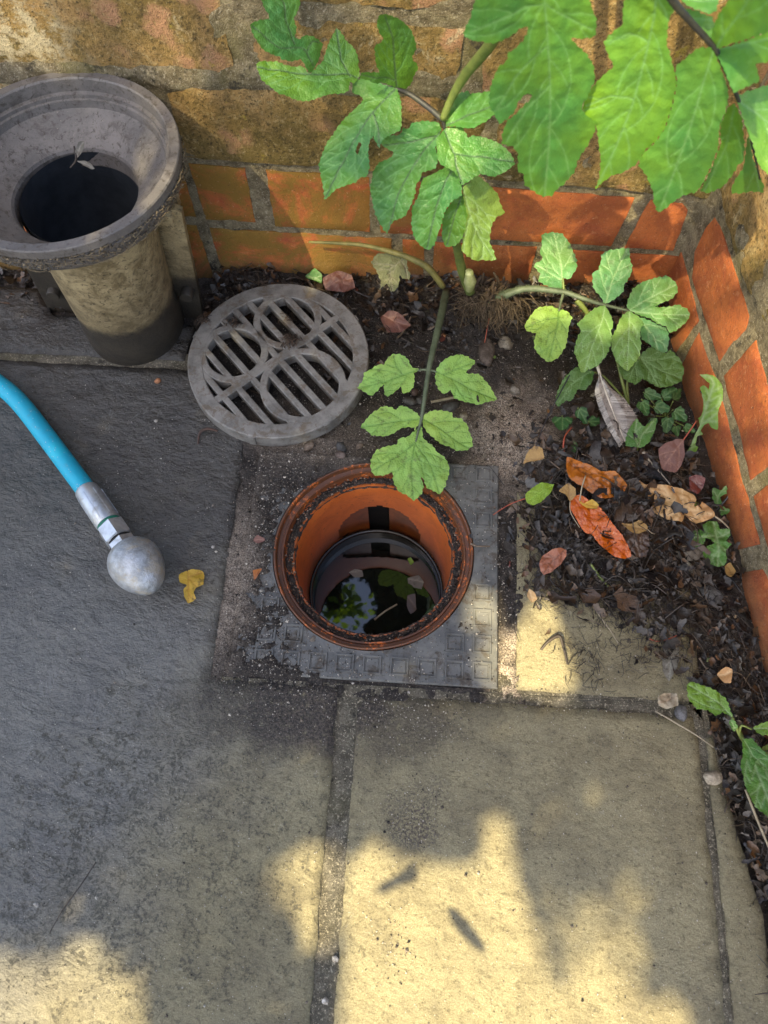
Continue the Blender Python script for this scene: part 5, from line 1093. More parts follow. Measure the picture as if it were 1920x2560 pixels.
single('fallen_leaf', 'leaf', 'bright lime green leaf scrap at the left side of the heap', 'G', [(195, 420), (250, 370), (300, 340), (390, 350), (370, 400), (340, 430), (300, 470), (240, 490), (205, 470)], [[(380, 355), (220, 460)]], Zs(.032), Zs(.026), G6, seed=99, teeth=2)
with_stalk('fallen_leaf', 'leaf', 'pinkish brown leaf with long red stalk propped beside the dandelion', 'J', [(775, 730), (700, 730), (600, 770), (540, 820), (545, 900), (570, 1000), (640, 1030), (700, 1035), (750, 970), (780, 880), (775, 800)], [[(770, 735), (690, 840), (590, 980)]], Zs(.04), Zs(.022), D_PK, [(770, 735), (830, 650), (890, 560)], [.0010, .0008], M_REDST, [Zs(.04), Zs(.05), Zs(.058)], seed=100, teeth=0, fold=.06)
single('fallen_leaf', 'leaf', 'dark red shiny leaf half hidden above the large tan leaf', 'J', [(820, 1080), (880, 1060), (970, 1090), (950, 1180), (900, 1240), (830, 1200)], [[(830, 1100), (940, 1200)]], Zs(.02), Zs(.02), dead('dark_red_leaf', (.13, .03, .03), (.07, .02, .02), (.2, .05, .03), .2, .3), seed=101, teeth=0)
single('fallen_leaf', 'leaf', 'long grey skeleton leaf flat on the small slab right of the drain', 'F', [(145, 1020), (190, 1020), (210, 1100), (200, 1200), (155, 1285), (120, 1230), (120, 1130)], [[(165, 1015), (165, 1150), (155, 1280)]], Zs(.004), Zs(.004), D_GRY, seed=102, teeth=.5, wave=.001, fold=.02)
with_stalk('fallen_leaf', 'leaf', 'curled tan leaf on the dark litter by the corner of the small slab', 'F', [(410, 1250), (430, 1225), (460, 1205), (490, 1220), (488, 1290), (455, 1292)], [[(412, 1252), (450, 1250), (488, 1230)]], Zs(.02), Zs(.03), D_TAN, [(410, 1250), (380, 1258), (350, 1255)], [.0005, .0004], M_TWIG, [Zs(.02), Zs(.015), Zs(.01)], seed=103, teeth=1, relief=.003)
single('fallen_leaf', 'leaf', 'crumpled beige papery leaf on the mortar joint beside a grey pebble', 'F', [(90, 1370), (120, 1350), (150, 1345), (195, 1350), (205, 1410), (170, 1425), (140, 1430), (95, 1410)], [[(95, 1400), (150, 1385), (200, 1360)]], Zs(.012), Zs(.018), dead('beige_leaf', (.46, .40, .30), (.30, .20, .12), (.5, .36, .2), .7, .5), seed=104, teeth=2, wave=.009, relief=.003)
with_stalk('fallen_leaf', 'leaf', 'small torn yellow leaf beside the egg shaped nozzle', 'K', [(1305, 1860), (1345, 1830), (1390, 1815), (1470, 1825), (1490, 1860), (1480, 1930), (1430, 1950), (1410, 1980), (1425, 2030), (1370, 2060), (1340, 2010), (1335, 1960), (1360, 1930), (1310, 1910)], [[(1365, 1825), (1372, 1930), (1372, 2050)], [(1370, 1870), (1470, 1840)]], Zs(.006), Zs(.006), D_GOLD, [(1365, 1828), (1345, 1795), (1290, 1770)], [.0006, .0004], M_TWIG, [Zs(.006), Zs(.006), Zs(.003)], seed=105, teeth=1.5, wave=.002)
single('fallen_leaf', 'leaf', 'small blue-green leaf tip behind the round grate', 'E', [(1030, 100), (1070, 65), (1110, 35), (1165, 90), (1160, 155), (1100, 130)], [[(1045, 95), (1160, 140)]], Zs(.02), Zs(.02), G5, seed=106, tone=0, teeth=1)
single('fallen_leaf', 'leaf', 'dull pink-brown leaf against the wall foot behind the grate', 'E', [(1170, 110), (1290, 55), (1400, 90), (1430, 190), (1340, 230), (1190, 200)], [[(1180, 190), (1300, 140), (1410, 110)]], Zs(.022), Zs(.028), D_PK, seed=107, teeth=1, wave=.005)
single('fallen_leaf', 'leaf', 'flat reddish purple leaf on the soil right of the grate', 'C', [(225, 800), (280, 750), (340, 755), (400, 790), (465, 865), (400, 910), (300, 930), (250, 870)], [[(240, 780), (350, 840), (460, 868)]], Zs(.006), Zs(.006), D_PK, seed=108, teeth=1)
single('fallen_leaf', 'leaf', 'pair of grey leaf pieces leaning on the side wall above the third slab', 'J', [(1150, 1900), (1200, 1870), (1255, 1950), (1210, 2010), (1170, 1990)], [[(1160, 1890), (1240, 1990)]], Zs(.01), Zs(.02), D_OCH, seed=109, teeth=1)
single('fallen_leaf', 'leaf', 'tiny pale almond shaped leaf on the sunlit slab right of the frame', 'G', [(208, 1100), (222, 1050), (260, 1080), (275, 1120), (240, 1140)], [[(222, 1052), (245, 1135)]], Zs(.008), Zs(.006), D_TAN, seed=110, teeth=0)
single('fallen_leaf', 'leaf', 'red leaf scrap on the left side of the drain frame, lower of two', 'Q', [(232, 760), (250, 755), (278, 750), (262, 780), (240, 810)], [[(275, 752), (240, 800)]], Zs(.014), Zs(.012), D_OR, seed=111, teeth=0)
single('fallen_leaf', 'leaf', 'dull red leaf scrap on the left side of the drain frame, upper of two', 'Q', [(232, 605), (255, 575), (290, 590), (295, 605), (260, 620)], [[(290, 600), (240, 605)]], Zs(.014), Zs(.012), D_PK, seed=112, teeth=1)

# feathers
M_VANE = mat_simple('grey_white_feather', (0.42, 0.39, 0.35), (0.26, 0.24, 0.22), 70, 0.7, 0.6, 0.001, dirt=0.7, dirtc=(0.06, 0.05, 0.045), dsc=80)
M_VANED = mat_simple('dark_feather', (0.045, 0.05, 0.062), (0.025, 0.026, 0.03), 60, 0.4, 0.6, 0.001)
def feather(reg, spine, left, right_, zb, zt_, label, mat, mat2):
    fe = empty('feather', PZ(*rg(reg, [spine[len(spine)//2]])[0], 0), label, 'feather')
    n = 230; sp_ = catmull([Vector(p) for p in rg(reg, spine)], False, 2.0)
    for side, edge, mt in ((0, left, mat), (1, right_, mat2)):
        ed = catmull([Vector(p) for p in rg(reg, edge)], False, 2.0); m = MB()
        for i in range(n):
            t0 = i/n; a = sp_[min(len(sp_)-1, int((0.10+0.86*t0)*len(sp_)))]; b = ed[min(len(ed)-1, int(t0*len(ed)))]
            a2 = sp_[min(len(sp_)-1, int((0.10+0.86*(t0+1.3/n))*len(sp_)))]; b2 = ed[min(len(ed)-1, int((t0+1.25/n)*len(ed)))]
            z_ = zb+(zt_-zb)*t0; j = random.uniform(-.0006, .0006)
            if random.random() < 0.05: b = b+(b-a)*0.12
            mid1, mid2 = (a+b)/2, (a2+b2)/2
            V = [PZ(a.x, a.y, z_), PZ(mid1.x, mid1.y, z_+.0025+j), PZ(b.x, b.y, z_-.002+j*2), PZ(b2.x, b2.y, z_-.002), PZ(mid2.x, mid2.y, z_+.0025), PZ(a2.x, a2.y, z_)]
            m.add(V, [(0, 1, 4, 5), (1, 2, 3, 4)])
        m.build('vane', mt, fe, smooth=False)
    m = MB(); m.tube([PZ(sp_[int(k*(len(sp_)-1)/8)].x, sp_[int(k*(len(sp_)-1)/8)].y, zb+(zt_-zb)*k/8+.0012) for k in range(9)], [.0024, .0016, .0007, .0004], 8, sub=3); m.build('quill', M_STRAWP, fe)
M_STRAWP = mat_simple('pale_quill', (0.62, 0.57, 0.47), (0.42, 0.38, 0.30), 60, 0.5)
feather('D', [(655, 965), (690, 1080), (740, 1220), (790, 1350), (840, 1470)], [(665, 1040), (640, 1130), (655, 1210), (700, 1320), (740, 1400), (800, 1500)], [(690, 1040), (740, 1110), (830, 1180), (880, 1250), (920, 1320), (900, 1400), (860, 1480)], .050, .028, 'pale grey-white feather slanting down under the hogweed leaf', M_VANE, M_VANE)
feather('J', [(400, 850), (450, 930), (540, 1020), (650, 1150)], [(370, 870), (350, 980), (380, 1080), (460, 1090), (560, 1110), (640, 1150)], [(430, 860), (500, 930), (570, 1000), (620, 1070), (655, 1140)], .034, .030, 'dark blue-grey feather lying above the large tan leaf', M_VANED, M_VANED)

# stalks, twigs, straws
def line(name, cat, label, reg, P, rad, mat, zs, **k):
    pts = [PZ(*q, z_) for q, z_ in zip(rg(reg, P), zs)]; m = MB(); m.tube(pts, rad, 8, sub=6, wob=.25); return tag(m.build(name, mat), label, cat)
m = MB(); pts = [pt(*q, ('z', z_)) for q, z_ in zip(rg('J', [(930, 290), (1000, 345), (1100, 400), (1160, 450), (1200, 560), (1240, 680), (1262, 850), (1255, 1000), (1230, 1150), (1180, 1260), (1060, 1400)]), (.05, .06, .062, .062, .058, .054, .05, .045, .035, .025, .01))]
m.tube(pts, [.0010, .0018, .0024, .0028, .0030, .0030, .0032, .0030, .0022, .0016, .0010], 8, sub=6, wob=.5)
for k in (2, 5, 6, 7): m.tube([pts[k], pts[k]+Vector((-.006, .004, .004)), pts[k]+Vector((-.012, .010, .003))], [.0008, .0004], 5, sub=3)
tag(m.build('dead_stalk', M_CORD), 'wet black stalk bowed along the foot of the side wall', 'twig')
line('straw', 'straw', 'long pale straw lying across the corner of the big right slab', 'F', [(80, 1440), (200, 1510), (300, 1570), (392, 1635)], [.0012, .0010, .0008], M_STRAW, (.0035, .0045, .006, .01))
line('straw', 'straw', 'dry split straw hanging under the dandelion leaf at the right edge', 'F', [(560, 1860), (600, 1960), (640, 2060), (700, 2200)], [.0012, .0016, .0012], M_STRAW, (.03, .02, .012, .008))
line('twig', 'twig', 'thin white twig on the small slab below the litter heap', 'G', [(628, 1135), (700, 1240), (760, 1320), (825, 1425)], [.0007, .0009, .0006], M_STRAW, (.008, .005, .004, .004))
line('twig', 'twig', 'short pink stalk across the grey skeleton leaf', 'F', [(52, 1058), (90, 1070), (140, 1062), (195, 1040)], [.0009, .0006], M_REDST, (.008, .007, .008, .009))
line('twig', 'twig', 'thin black twig running from the litter up into the hogweed leaf', 'D', [(520, 950), (430, 1120), (340, 1290), (260, 1480)], [.0009, .0007], M_CORD, (.045, .035, .025, .014))
line('twig', 'twig', 'red curved stalk standing in the dark litter beside the teal leaf', 'D', [(490, 1370), (450, 1420), (437, 1480), (440, 1545)], [.0010, .0014], M_REDST, (.030, .032, .030, .022))
line('twig', 'twig', 'green-topped hollow stem sticking out below the red-orange leaf', 'G', [(632, 880), (680, 950), (720, 1000), (760, 1040)], [.0018, .0013], M_STEM, (.02, .014, .010, .006))
line('twig', 'twig', 'straight grey twig pointing down the heap from the brown leaf', 'G', [(1065, 640), (1090, 740), (1120, 860), (1158, 1025)], [.0028, .0022, .0010], mat_simple('grey_twig', (.10, .09, .08), (.05, .045, .04), 90), (.022, .018, .013, .006))
line('twig', 'twig', 'thin red-brown twig slanting from the frame edge into the heap', 'G', [(-20, 555), (80, 490), (180, 450), (250, 430)], [.0006, .0009], M_REDST, (.006, .012, .018, .022))
line('twig', 'twig', 'short pale stick on the soil under the low hogweed leaf', 'C', [(625, 1470), (720, 1450), (805, 1432)], [.0020, .0020], M_STRAW, (.004, .004, .005))
line('twig', 'twig', 'orange-brown thin stalk upright near the root crown', 'C', [(1105, 700), (1075, 850), (1048, 1000)], [.0007, .0007], M_REDST, (.03, .02, .004))
line('twig', 'twig', 'forked dark twig on the sunlit patch of the small slab', 'U', [(420, 185), (460, 140), (520, 110), (545, 180), (565, 265)], [.0016, .0020, .0012], M_TWIG, (.004, .008, .009, .006, .004))
line('twig', 'twig', 'fine dark twig with a pale bud on the left slab', 'S', [(125, 2330), (160, 2270), (200, 2215), (240, 2155)], [.0005, .0008, .0006], M_TWIG, (.003, .004, .004, .003))
line('twig', 'twig', 'curled brown root scrap on the wet slab below the grate', 'S', [(495, 1110), (500, 1082), (520, 1072), (545, 1078)], [.0010, .0022, .0014], mat_simple('rust_root', (.09, .045, .03), (.05, .03, .02), 90), (.003, .004, .006, .004))
# sprig in the funnel
def fun_pt(x, y, z_): return PZ(*rg('H', [(x, y)])[0], z_)
sp = empty('leaf_sprig', fun_pt(540, 740, .283), 'withered two-leaved sprig caught on the throat of the funnel', 'twig')
m = MB(); m.tube([fun_pt(497, 795, .288), fun_pt(540, 735, .292), fun_pt(525, 640, .300)], [.0010, .0014, .0010], 6, sub=4); m.build('stalk', M_TWIG, sp)
leaf('H', [(540, 730), (535, 670), (560, 610), (595, 605), (600, 650), (575, 695)], [[(540, 732), (560, 660), (590, 608)]], Zs(.292), Zs(.303), D_GRY, name='leaf', parent=sp, seed=120, teeth=0)
leaf('H', [(545, 745), (600, 745), (650, 770), (672, 800), (645, 805), (600, 780)], [[(545, 745), (600, 765), (670, 800)]], Zs(.292), Zs(.286), D_GRY, name='leaf', parent=sp, seed=121, teeth=0)

m = MB()
for (ex, ey, sp_, k_) in ((920, 610, 42, 70), (215, 440, 26, 40), (450, 465, 30, 30), (690, 150, 22, 16), (880, 440, 30, 14)):
    for i in range(k_):
        p = PZ(*rg('E', [(ex+random.gauss(0, sp_), ey+random.gauss(0, sp_*.6))])[0], .0275+random.uniform(0, .003)); a = random.uniform(0, 6.28); L = random.uniform(.003, .011); g = random.uniform(.5, 1.4)
        m.tube([p, p+Vector((math.cos(a)*L*.5+random.gauss(0, .001), math.sin(a)*L*.5+random.gauss(0, .001), .0012)), p+Vector((math.cos(a)*L, math.sin(a)*L, -.0005))], [random.uniform(.0003, .0009), .0003], 4, (.10*g, .065*g, .042*g), sub=3)
tag(m.build('rootlets', M_ROOT), 'scraps of brown rootlets and crumbs caught on the round grate', 'debris', kind='stuff')
# floating bits in the drain
line('twig', 'twig', 'pale twig floating on the dark drain water', 'Q', [(862, 1015), (920, 970), (980, 935)], [.0016, .0014], M_STRAW, (-.194, -.193, -.194))
for i, (lb, P, mt) in enumerate([('pale curled leaf floating at the top of the sky reflection', [(730, 770), (760, 752), (800, 760), (805, 790), (760, 795)], D_GRY), ('sunken grey-brown leaf floating at the right of the drain water', [(1035, 800), (1090, 785), (1120, 820), (1100, 870), (1050, 860)], D_GRY),
      ('brown leaf floating on the lower right of the drain water', [(1035, 890), (1075, 880), (1080, 960), (1050, 985), (1030, 940)], D_BR), ('yellow-green fleck floating by the right inside wall of the drain', [(1035, 700), (1052, 690), (1068, 715), (1050, 730)], G6)]):
    single('floating_leaf', 'leaf', lb, 'Q', P, [[P[0], ((P[0][0]+P[2][0])/2, (P[0][1]+P[2][1])/2), P[2]]], Zs(-.1945), Zs(-.194), mt, seed=130+i, teeth=0, wave=.0008, relief=.0002, fold=0)

# ------------------------------------------------------------------ pebbles
def rock(c, r_, col, sq_=(1, 1, .6), n=2):
    bm = bmesh.new(); bmesh.ops.create_icosphere(bm, subdivisions=n, radius=1.0); m = MB(); sd_ = random.uniform(0, 99); an = random.uniform(0, 3)
    vs = []
    for v in bm.verts:
        k = 1+0.35*noise.noise(v.co*1.3+Vector((sd_, 0, 0)))+0.15*noise.noise(v.co*3+Vector((0, sd_, 0))); p = Vector((v.co.x*sq_[0], v.co.y*sq_[1], v.co.z*sq_[2]))*k*r_
        vs.append(Vector((p.x*math.cos(an)-p.y*math.sin(an), p.x*math.sin(an)+p.y*math.cos(an), p.z))+Vector(c))
    fs = [[v.index for v in f.verts] for f in bm.faces]; bm.free(); m.add(vs, fs, col); return m
def mat_peb():
    s = NM('pebble'); c = s.attr('Col', 'Color'); n = s.noise(120, 6, 0.75); c = s.mix(s.map(n, .35, .6), c, s.mix(1.0, c, (.45, .42, .38), 'MULTIPLY'))
    return s.done(s.bsdf(c, .75, s.bump(n, .7, .002)))
M_PEB = mat_peb()
for reg, x, y, rp, col, sq_, lb in [('F', 215, 1455, 16, (.16, .16, .17), (1.2, .8, .5), 'smooth grey pebble beside the crumpled beige leaf'), ('F', 382, 1800, 18, (.42, .36, .27), (1.1, .8, .6), 'rough cream stone at the top of the narrow right slab'),
      ('F', 452, 1800, 11, (.30, .26, .19), (.7, 1, .6), 'small brown stone right of the cream stone'), ('S', 756, 1184, 11, (.55, .47, .33), (1.1, .7, .5), 'cream stone chip just above the drain rim'),
      ('S', 395, 953, 9, (.50, .22, .10), (1, .8, .6), 'orange stone crumb on the wet slab left of the grate'), ('C', 1215, 990, 20, (.30, .26, .20), (1.1, .9, .7), 'pale stone under the root crown'),
      ('C', 1065, 1060, 30, (.13, .10, .08), (1.5, .7, .5), 'large brown stone below the root crown'), ('C', 460, 1440, 15, (.15, .14, .13), (1.2, .8, .6), 'grey rounded pebble below the upper left young leaflet'),
      ('C', 495, 1368, 12, (.16, .10, .08), (1, .8, .6), 'brown pebble touching the upper left young leaflet'), ('C', 535, 1430, 11, (.13, .12, .11), (1, .9, .6), 'small grey pebble beside the leaf stalk'),
      ('C', 780, 1490, 20, (.10, .10, .10), (1.4, .7, .4), 'flat dark stone under the right young leaflet'), ('C', 1290, 1365, 13, (.28, .25, .21), (1, .9, .8), 'angular pale chip on the sandy patch, upper right'),
      ('C', 885, 1570, 12, (.30, .26, .19), (1, .9, .7), 'angular buff chip above the lower right young leaflet'), ('Q', 545, 1120, 11, (.30, .26, .22), (1, .8, .8), 'pale crumb of mortar on the near left rim'),
      ('Q', 525, 115, 13, (.26, .20, .15), (.8, 1.2, .6), 'brown chip between grate and drain'), ('Q', 690, 175, 12, (.16, .12, .10), (1.2, .8, .6), 'brown pebble on the far rim of the drain'),
      ('Q', 690, 120, 13, (.10, .10, .10), (1.2, .9, .5), 'dark pebble behind the drain rim'), ('Q', 785, 110, 10, (.22, .17, .13), (.8, 1.1, .7), 'rounded tan pebble left of the lower leaf'),
      ('C', 222, 1145, 11, (.36, .15, .07), (1, .9, .7), 'terracotta crumb beside the grate rim'), ('C', 725, 925, 6, (.45, .22, .10), (1, 1, .8), 'tiny orange grain right of the long leaf stalk'),
      ('J', 790, 1890, 17, (.30, .28, .22), (.7, 1.3, .5), 'pale long stone under the lobed dandelion'), ('J', 780, 1790, 30, (.17, .15, .12), (1.1, .9, .5), 'broad grey-brown stone left of the lobed dandelion'),
      ('G', 1455, 1090, 26, (.15, .15, .15), (1.3, .9, .4), 'flat grey stone in the litter by the wall'), ('T', 1470, 1545, 13, (.15, .15, .16), (1.2, .8, .5), 'dark pebble in the border above the straw'),
      ('S', 838, 2398, 6, (.6, .56, .5), (1, 1, .7), 'white grain in the mortar joint, upper of two'), ('S', 813, 2502, 6, (.6, .56, .5), (1, 1, .7), 'white grain in the mortar joint near the bottom edge'),
      ('S', 92, 2262, 5, (.6, .57, .52), (1.2, .8, .6), 'white chip on the left slab'), ('S', 533, 1368, 5, (.6, .57, .52), (1, .8, .6), 'white chip left of the drain frame'), ('S', 391, 1053, 5, (.6, .57, .52), (1, .8, .6), 'white chip on the wet slab between hose and grate')]:
    px, py = rg(reg, [(x, y)])[0]; p = PZ(px, py, 0); s_ = rp/1750.0
    z_ = 0.0 if reg == 'S' or (reg == 'F' and x < 420) else max(soilz(p.x, p.y), -.01)
    tag(rock((p.x, p.y, z_+s_*sq_[2]*0.5), s_, col, sq_).build('pebble', M_PEB, smooth=(s_ > .004)), lb, 'stone', 'loose stones and chips round the drain')

# ------------------------------------------------------------------ litter, twigs, grit (uncountable)
def heap(x, y): return soilz(x, y) if y > 0.085 else -0.006
slabs_top = [[(-1.6, -1.2), (-.08, -1.2), (-.08, .172), (-.24, .174), (-.242, .54), (-.3, .615), (-1.6, .628)], [(-.056, -1.2), (.352, -1.2), (.35, .165), (-.055, .165)], [(.137, .184), (.359, .182), (.362, .30), (.355, .46), (.139, .45)], [(.366, -1.2), (.415, -1.2), (.404, -.05), (.389, .02), (.374, .09), (.366, .14)]]
def top_at(x, y):
    z = heap(x, y)
    for s_ in slabs_top:
        if in_poly(x, y, s_): z = max(z, 0.001)
    if sq[0] < x < sq[1] and sq[2] < y < sq[3]: z = max(z, .003)
    return z
def right_x(y): t = (y-RA.y)/(RB.y-RA.y); return RA.x+(RB.x-RA.x)*t
li = MB()
pal = [(.12, .062, .030), (.040, .028, .020), (.024, .018, .015), (.060, .042, .030), (.10, .078, .058), (.040, .036, .036), (.075, .070, .066), (.11, .07, .040), (.018, .015, .013), (.028, .024, .025), (.020, .016, .014), (.034, .026, .02)]
def bit(x, y, z, L, W, col, tilt=.5):
    a = random.uniform(0, 6.28); d = Vector((math.cos(a), math.sin(a), random.gauss(0, tilt*.5))).normalized(); c_ = Vector((-d.y, d.x, random.gauss(0, tilt))).normalized(); up_ = d.cross(c_)
    V = []; N_ = 5; cv = random.uniform(-.4, .6)
    for i in range(N_+1):
        t = i/N_; wv = W*(math.sin(math.pi*min(max(t, .10), .90))**.6)*(1+random.uniform(-.55, .55))
        b = Vector((x, y, z))+d*(t-.5)*L+up_*(cv*L*(t-.5)**2)
        V += [b-c_*wv/2*random.uniform(.6, 1.4)+up_*W*random.uniform(-.05, .3), b+c_*W*random.uniform(-.1, .1), b+c_*wv/2*random.uniform(.6, 1.4)+up_*W*random.uniform(-.05, .3)]
    Fc = []
    for i in range(N_): Fc += [(i*3, i*3+1, i*3+4, i*3+3), (i*3+1, i*3+2, i*3+5, i*3+4)]
    li.add(V, Fc, col)
def litter_density(x, y):
    d = 0
    d += 2.2*math.exp(-((x-.265)**2/.012+(y-.41)**2/.012))
    d += 1.5*math.exp(-((x-.33)**2/.004+(y-.28)**2/.01))
    d += 1.0*sstep(right_x(y)-.075, right_x(y)-.03, x)*sstep(.42, .36, y)*sstep(-.5, -.4, y)
    d += 1.0*sstep(.68, .77, y)*sstep(-.36, -.30, x)
    d += 0.35*math.exp(-((x-.0)**2/.02+(y-.70)**2/.006))
    if x < -.5 and y > .72: d += 0.8
    if in_poly(x, y, slabs_top[1]) or (x < .35 and y < .2): d *= 0.02
    if y < .16 and (x < .37 or in_poly(x, y, slabs_top[3])): d *= 0.02
    elif y < .16: d = max(d, .9)
    if x < .125 and y < .5: d *= .08
    if .13 < x < .345 and y < .30: d *= max(0.03, sstep(.24, .31, y)*.6, sstep(.26, .34, x)*sstep(.2, .26, y))
    return d
cnt = 0
while cnt < 5000:
    x, y = random.uniform(-.7, .52), random.uniform(-.35, .80)
    if x > right_x(y)-.004 or random.random() > litter_density(x, y): continue
    cnt += 1; L = random.choice((random.uniform(.004, .010), random.uniform(.005, .012), random.uniform(.008, .024))); z = top_at(x, y)+(random.uniform(0, .010) if random.random() < .85 else random.uniform(.008, .020))
    if random.random() < .012: col = random.choice([(.30, .14, .05), (.14, .20, .05), (.34, .22, .10), (.16, .05, .035)])
    else: col = random.choice(pal)
    bit(x, y, z, L, L*random.uniform(.25, .6), col)
for i in range(110):          # bigger black sodden pieces give the heap its bulk
    x, y = random.gauss(.275, .065), random.gauss(.40, .075)
    if x > right_x(y)-.012 or x < .15 or y < .29: continue
    L = random.uniform(.020, .045); bit(x, y, top_at(x, y)+random.uniform(.003, .011), L, L*random.uniform(.3, .6), random.choice([(.020, .015, .012), (.034, .022, .015), (.055, .034, .022), (.018, .016, .017), (.085, .045, .022)]), .9)
tag(li.build('leaf_litter', M_LITTER), 'matted wet dark leaf litter heaped in the corner and along the right border', 'litter', kind='stuff')
tw = MB(); cnt = 0
while cnt < 3000:
    x, y = random.uniform(-.35, .52), random.uniform(-.35, .80); dd = litter_density(x, y)
    if x > right_x(y)-.006 or random.random() > dd: continue
    cnt += 1; a = random.uniform(0, 6.28) if random.random() < .5 else random.gauss(-.9, .5); L = random.uniform(.008, .040); r_ = random.uniform(.0002, .0008) if random.random() < .93 else random.uniform(.001, .0022); z = top_at(x, y)+random.uniform(.001, .012)
    d = Vector((math.cos(a), math.sin(a), random.gauss(0, .15))); g = random.uniform(.3, 1.3); col = random.choice([(.05*g, .035*g, .026*g), (.03*g, .024*g, .022*g), (.14*g, .10*g, .065*g)])
    p = Vector((x, y, z)); bend = Vector((random.gauss(0, .25), random.gauss(0, .25), random.gauss(0, .1)))*L
    q = p+d*L
    if q.x > right_x(q.y)-.002 or q.y > .795: continue
    tw.tube([p, p+d*L*.5+bend*.5, q], [r_, r_*.6], 4, col, sub=3, caps=False)
for i in range(150):          # stalks arching out of the heap
    x, y = random.gauss(.27, .06), random.gauss(.37, .07); a = random.uniform(0, 6.28); L = random.uniform(.02, .06)
    q = Vector((x+math.cos(a)*L, y+math.sin(a)*L, 0))
    if max(x-right_x(y), q.x-right_x(q.y)) > -.006 or min(x, q.x) < .15 or min(y, q.y) < .27: continue
    z = top_at(x, y)+.004; g = random.uniform(.4, 1.3); r_ = random.uniform(.0004, .0013)
    tw.tube([(x, y, z), ((x+q.x)/2+random.gauss(0, .006), (y+q.y)/2+random.gauss(0, .006), z+random.uniform(.008, .026)), (q.x, q.y, top_at(q.x, q.y)+.004)], [r_, r_*.7, r_*.5], 5, (.042*g, .030*g, .022*g), sub=5, caps=False)
for (cx_, cy_, k) in ((.335, .290, 260), (.215, .222, 60), (.285, .245, 60), (.265, .305, 260), (.20, .32, 160), (.30, .33, 260)):     # matted roots spilling on the slab
    for i in range(k):
        p = Vector((cx_+random.gauss(0, .018), cy_+random.gauss(0, .018), .003+random.uniform(0, .006))); a = random.uniform(0, 6.28); L = random.uniform(.006, .02)
        g = random.uniform(.5, 1.2); tw.tube([p, p+Vector((math.cos(a), math.sin(a), .1))*L*.5+Vector((random.gauss(0, .003), random.gauss(0, .003), 0)), p+Vector((math.cos(a), math.sin(a), 0))*L], [.0005, .0003], 4, (.045*g, .033*g, .024*g), sub=3, caps=False)
tag(tw.build('twig_litter', M_LITTER), 'tangle of fine dark twigs and root threads in the litter', 'litter', kind='stuff')

gt = MB()
def grain(x, y, z, s_, col):
    n = [Vector((random.gauss(0, 1), random.gauss(0, 1), random.gauss(0, .8))).normalized()*s_*random.uniform(.6, 1) for _ in range(5)]
    c = Vector((x, y, z+s_*.3)); a, b, d = Vector((s_, 0, 0)), Vector((0, s_, 0)), Vector((0, 0, s_*.8)); an = random.uniform(0, 3); ca, sa = math.cos(an), math.sin(an)
    V = [c+Vector((ca, sa, .1))*s_*random.uniform(.7, 1.2), c+Vector((-sa, ca, -.1))*s_*random.uniform(.6, 1.1), c-Vector((ca, sa, 0))*s_*random.uniform(.7, 1.2), c-Vector((-sa, ca, .1))*s_*random.uniform(.6, 1.1), c+d, c-d]
    gt.add(V, [(0, 1, 4), (1, 2, 4), (2, 3, 4), (3, 0, 4)], col)
def grit_density(x, y):
    d = .03
    d += 1.2*math.exp(-((x-.135)**2/.0022+(y-.54)**2/.0035))
    d += .55*sstep(-.26, -.22, x)*sstep(-.10, -.16, x)*sstep(.15, .18, y)*sstep(.52, .46, y)
    d += .6*sstep(-.24, -.2, x)*sstep(.1, .05, x)*sstep(.10, .155, y)*sstep(.20, .17, y)
    d += .45*sstep(.47, .5, y)*sstep(.72, .6, y)*sstep(-.24, -.18, x)*sstep(.2, .15, x)
    d += .5*(1 if (-.08 < x < -.054 or (.112 < x < .138 and .17 < y < .42)) else 0)
    d += .5*(1 if (.16 < y < .186 and x > .1) else 0)
    d += .6*math.exp(-((x-.02)**2/.0006+(y-.03)**2/.0012)) + .5*math.exp(-((x-.0)**2/.0002+(y+.10)**2/.0006))
    if y > .5 and x > -.3: d += .15
    if sq[0] < x < sq[1] and sq[2] < y < sq[3]: d += .25+.5*sstep(-.08, -.2, x)
    return min(d, 1.3)
cnt = 0
while cnt < 26000:
    x, y = random.uniform(-.5, .42), random.uniform(-.2, .78)
    if random.random()*1.3 > grit_density(x, y) or x > right_x(y)-.005: continue
    r_ = math.hypot(x-GC.x, y-GC.y)
    if r_ < .1335: 
        cnt += 1; continue
    cnt += 1; g = random.random(); z = top_at(x, y); s_ = random.choice((.0004, .0006, .0006, .0008, .0011)) if random.random() > .02 else random.uniform(.0014, .0026)
    col = (.60, .54, .45) if g < .22 else (.22, .18, .14) if g < .48 else (.10, .08, .062) if g < .75 else (.035, .028, .022)
    grain(x, y, z, s_, col)
for i in range(1500):
    a = random.uniform(0, 6.28); r_ = random.uniform(.1065, .1215); g = random.random()
    grain(GC.x+r_*math.cos(a), GC.y+r_*math.sin(a), -.0165+.006*random.random()*(1-abs(r_-.1135)/.012), random.uniform(.0005, .0019), (.30, .22, .16) if g < .15 else (.12, .075, .05) if g < .5 else (.05, .035, .028))
tag(gt.build('grit', M_GRIT, smooth=False), 'fine sandy grit scattered on soil, joints and slabs', 'grit', kind='stuff')

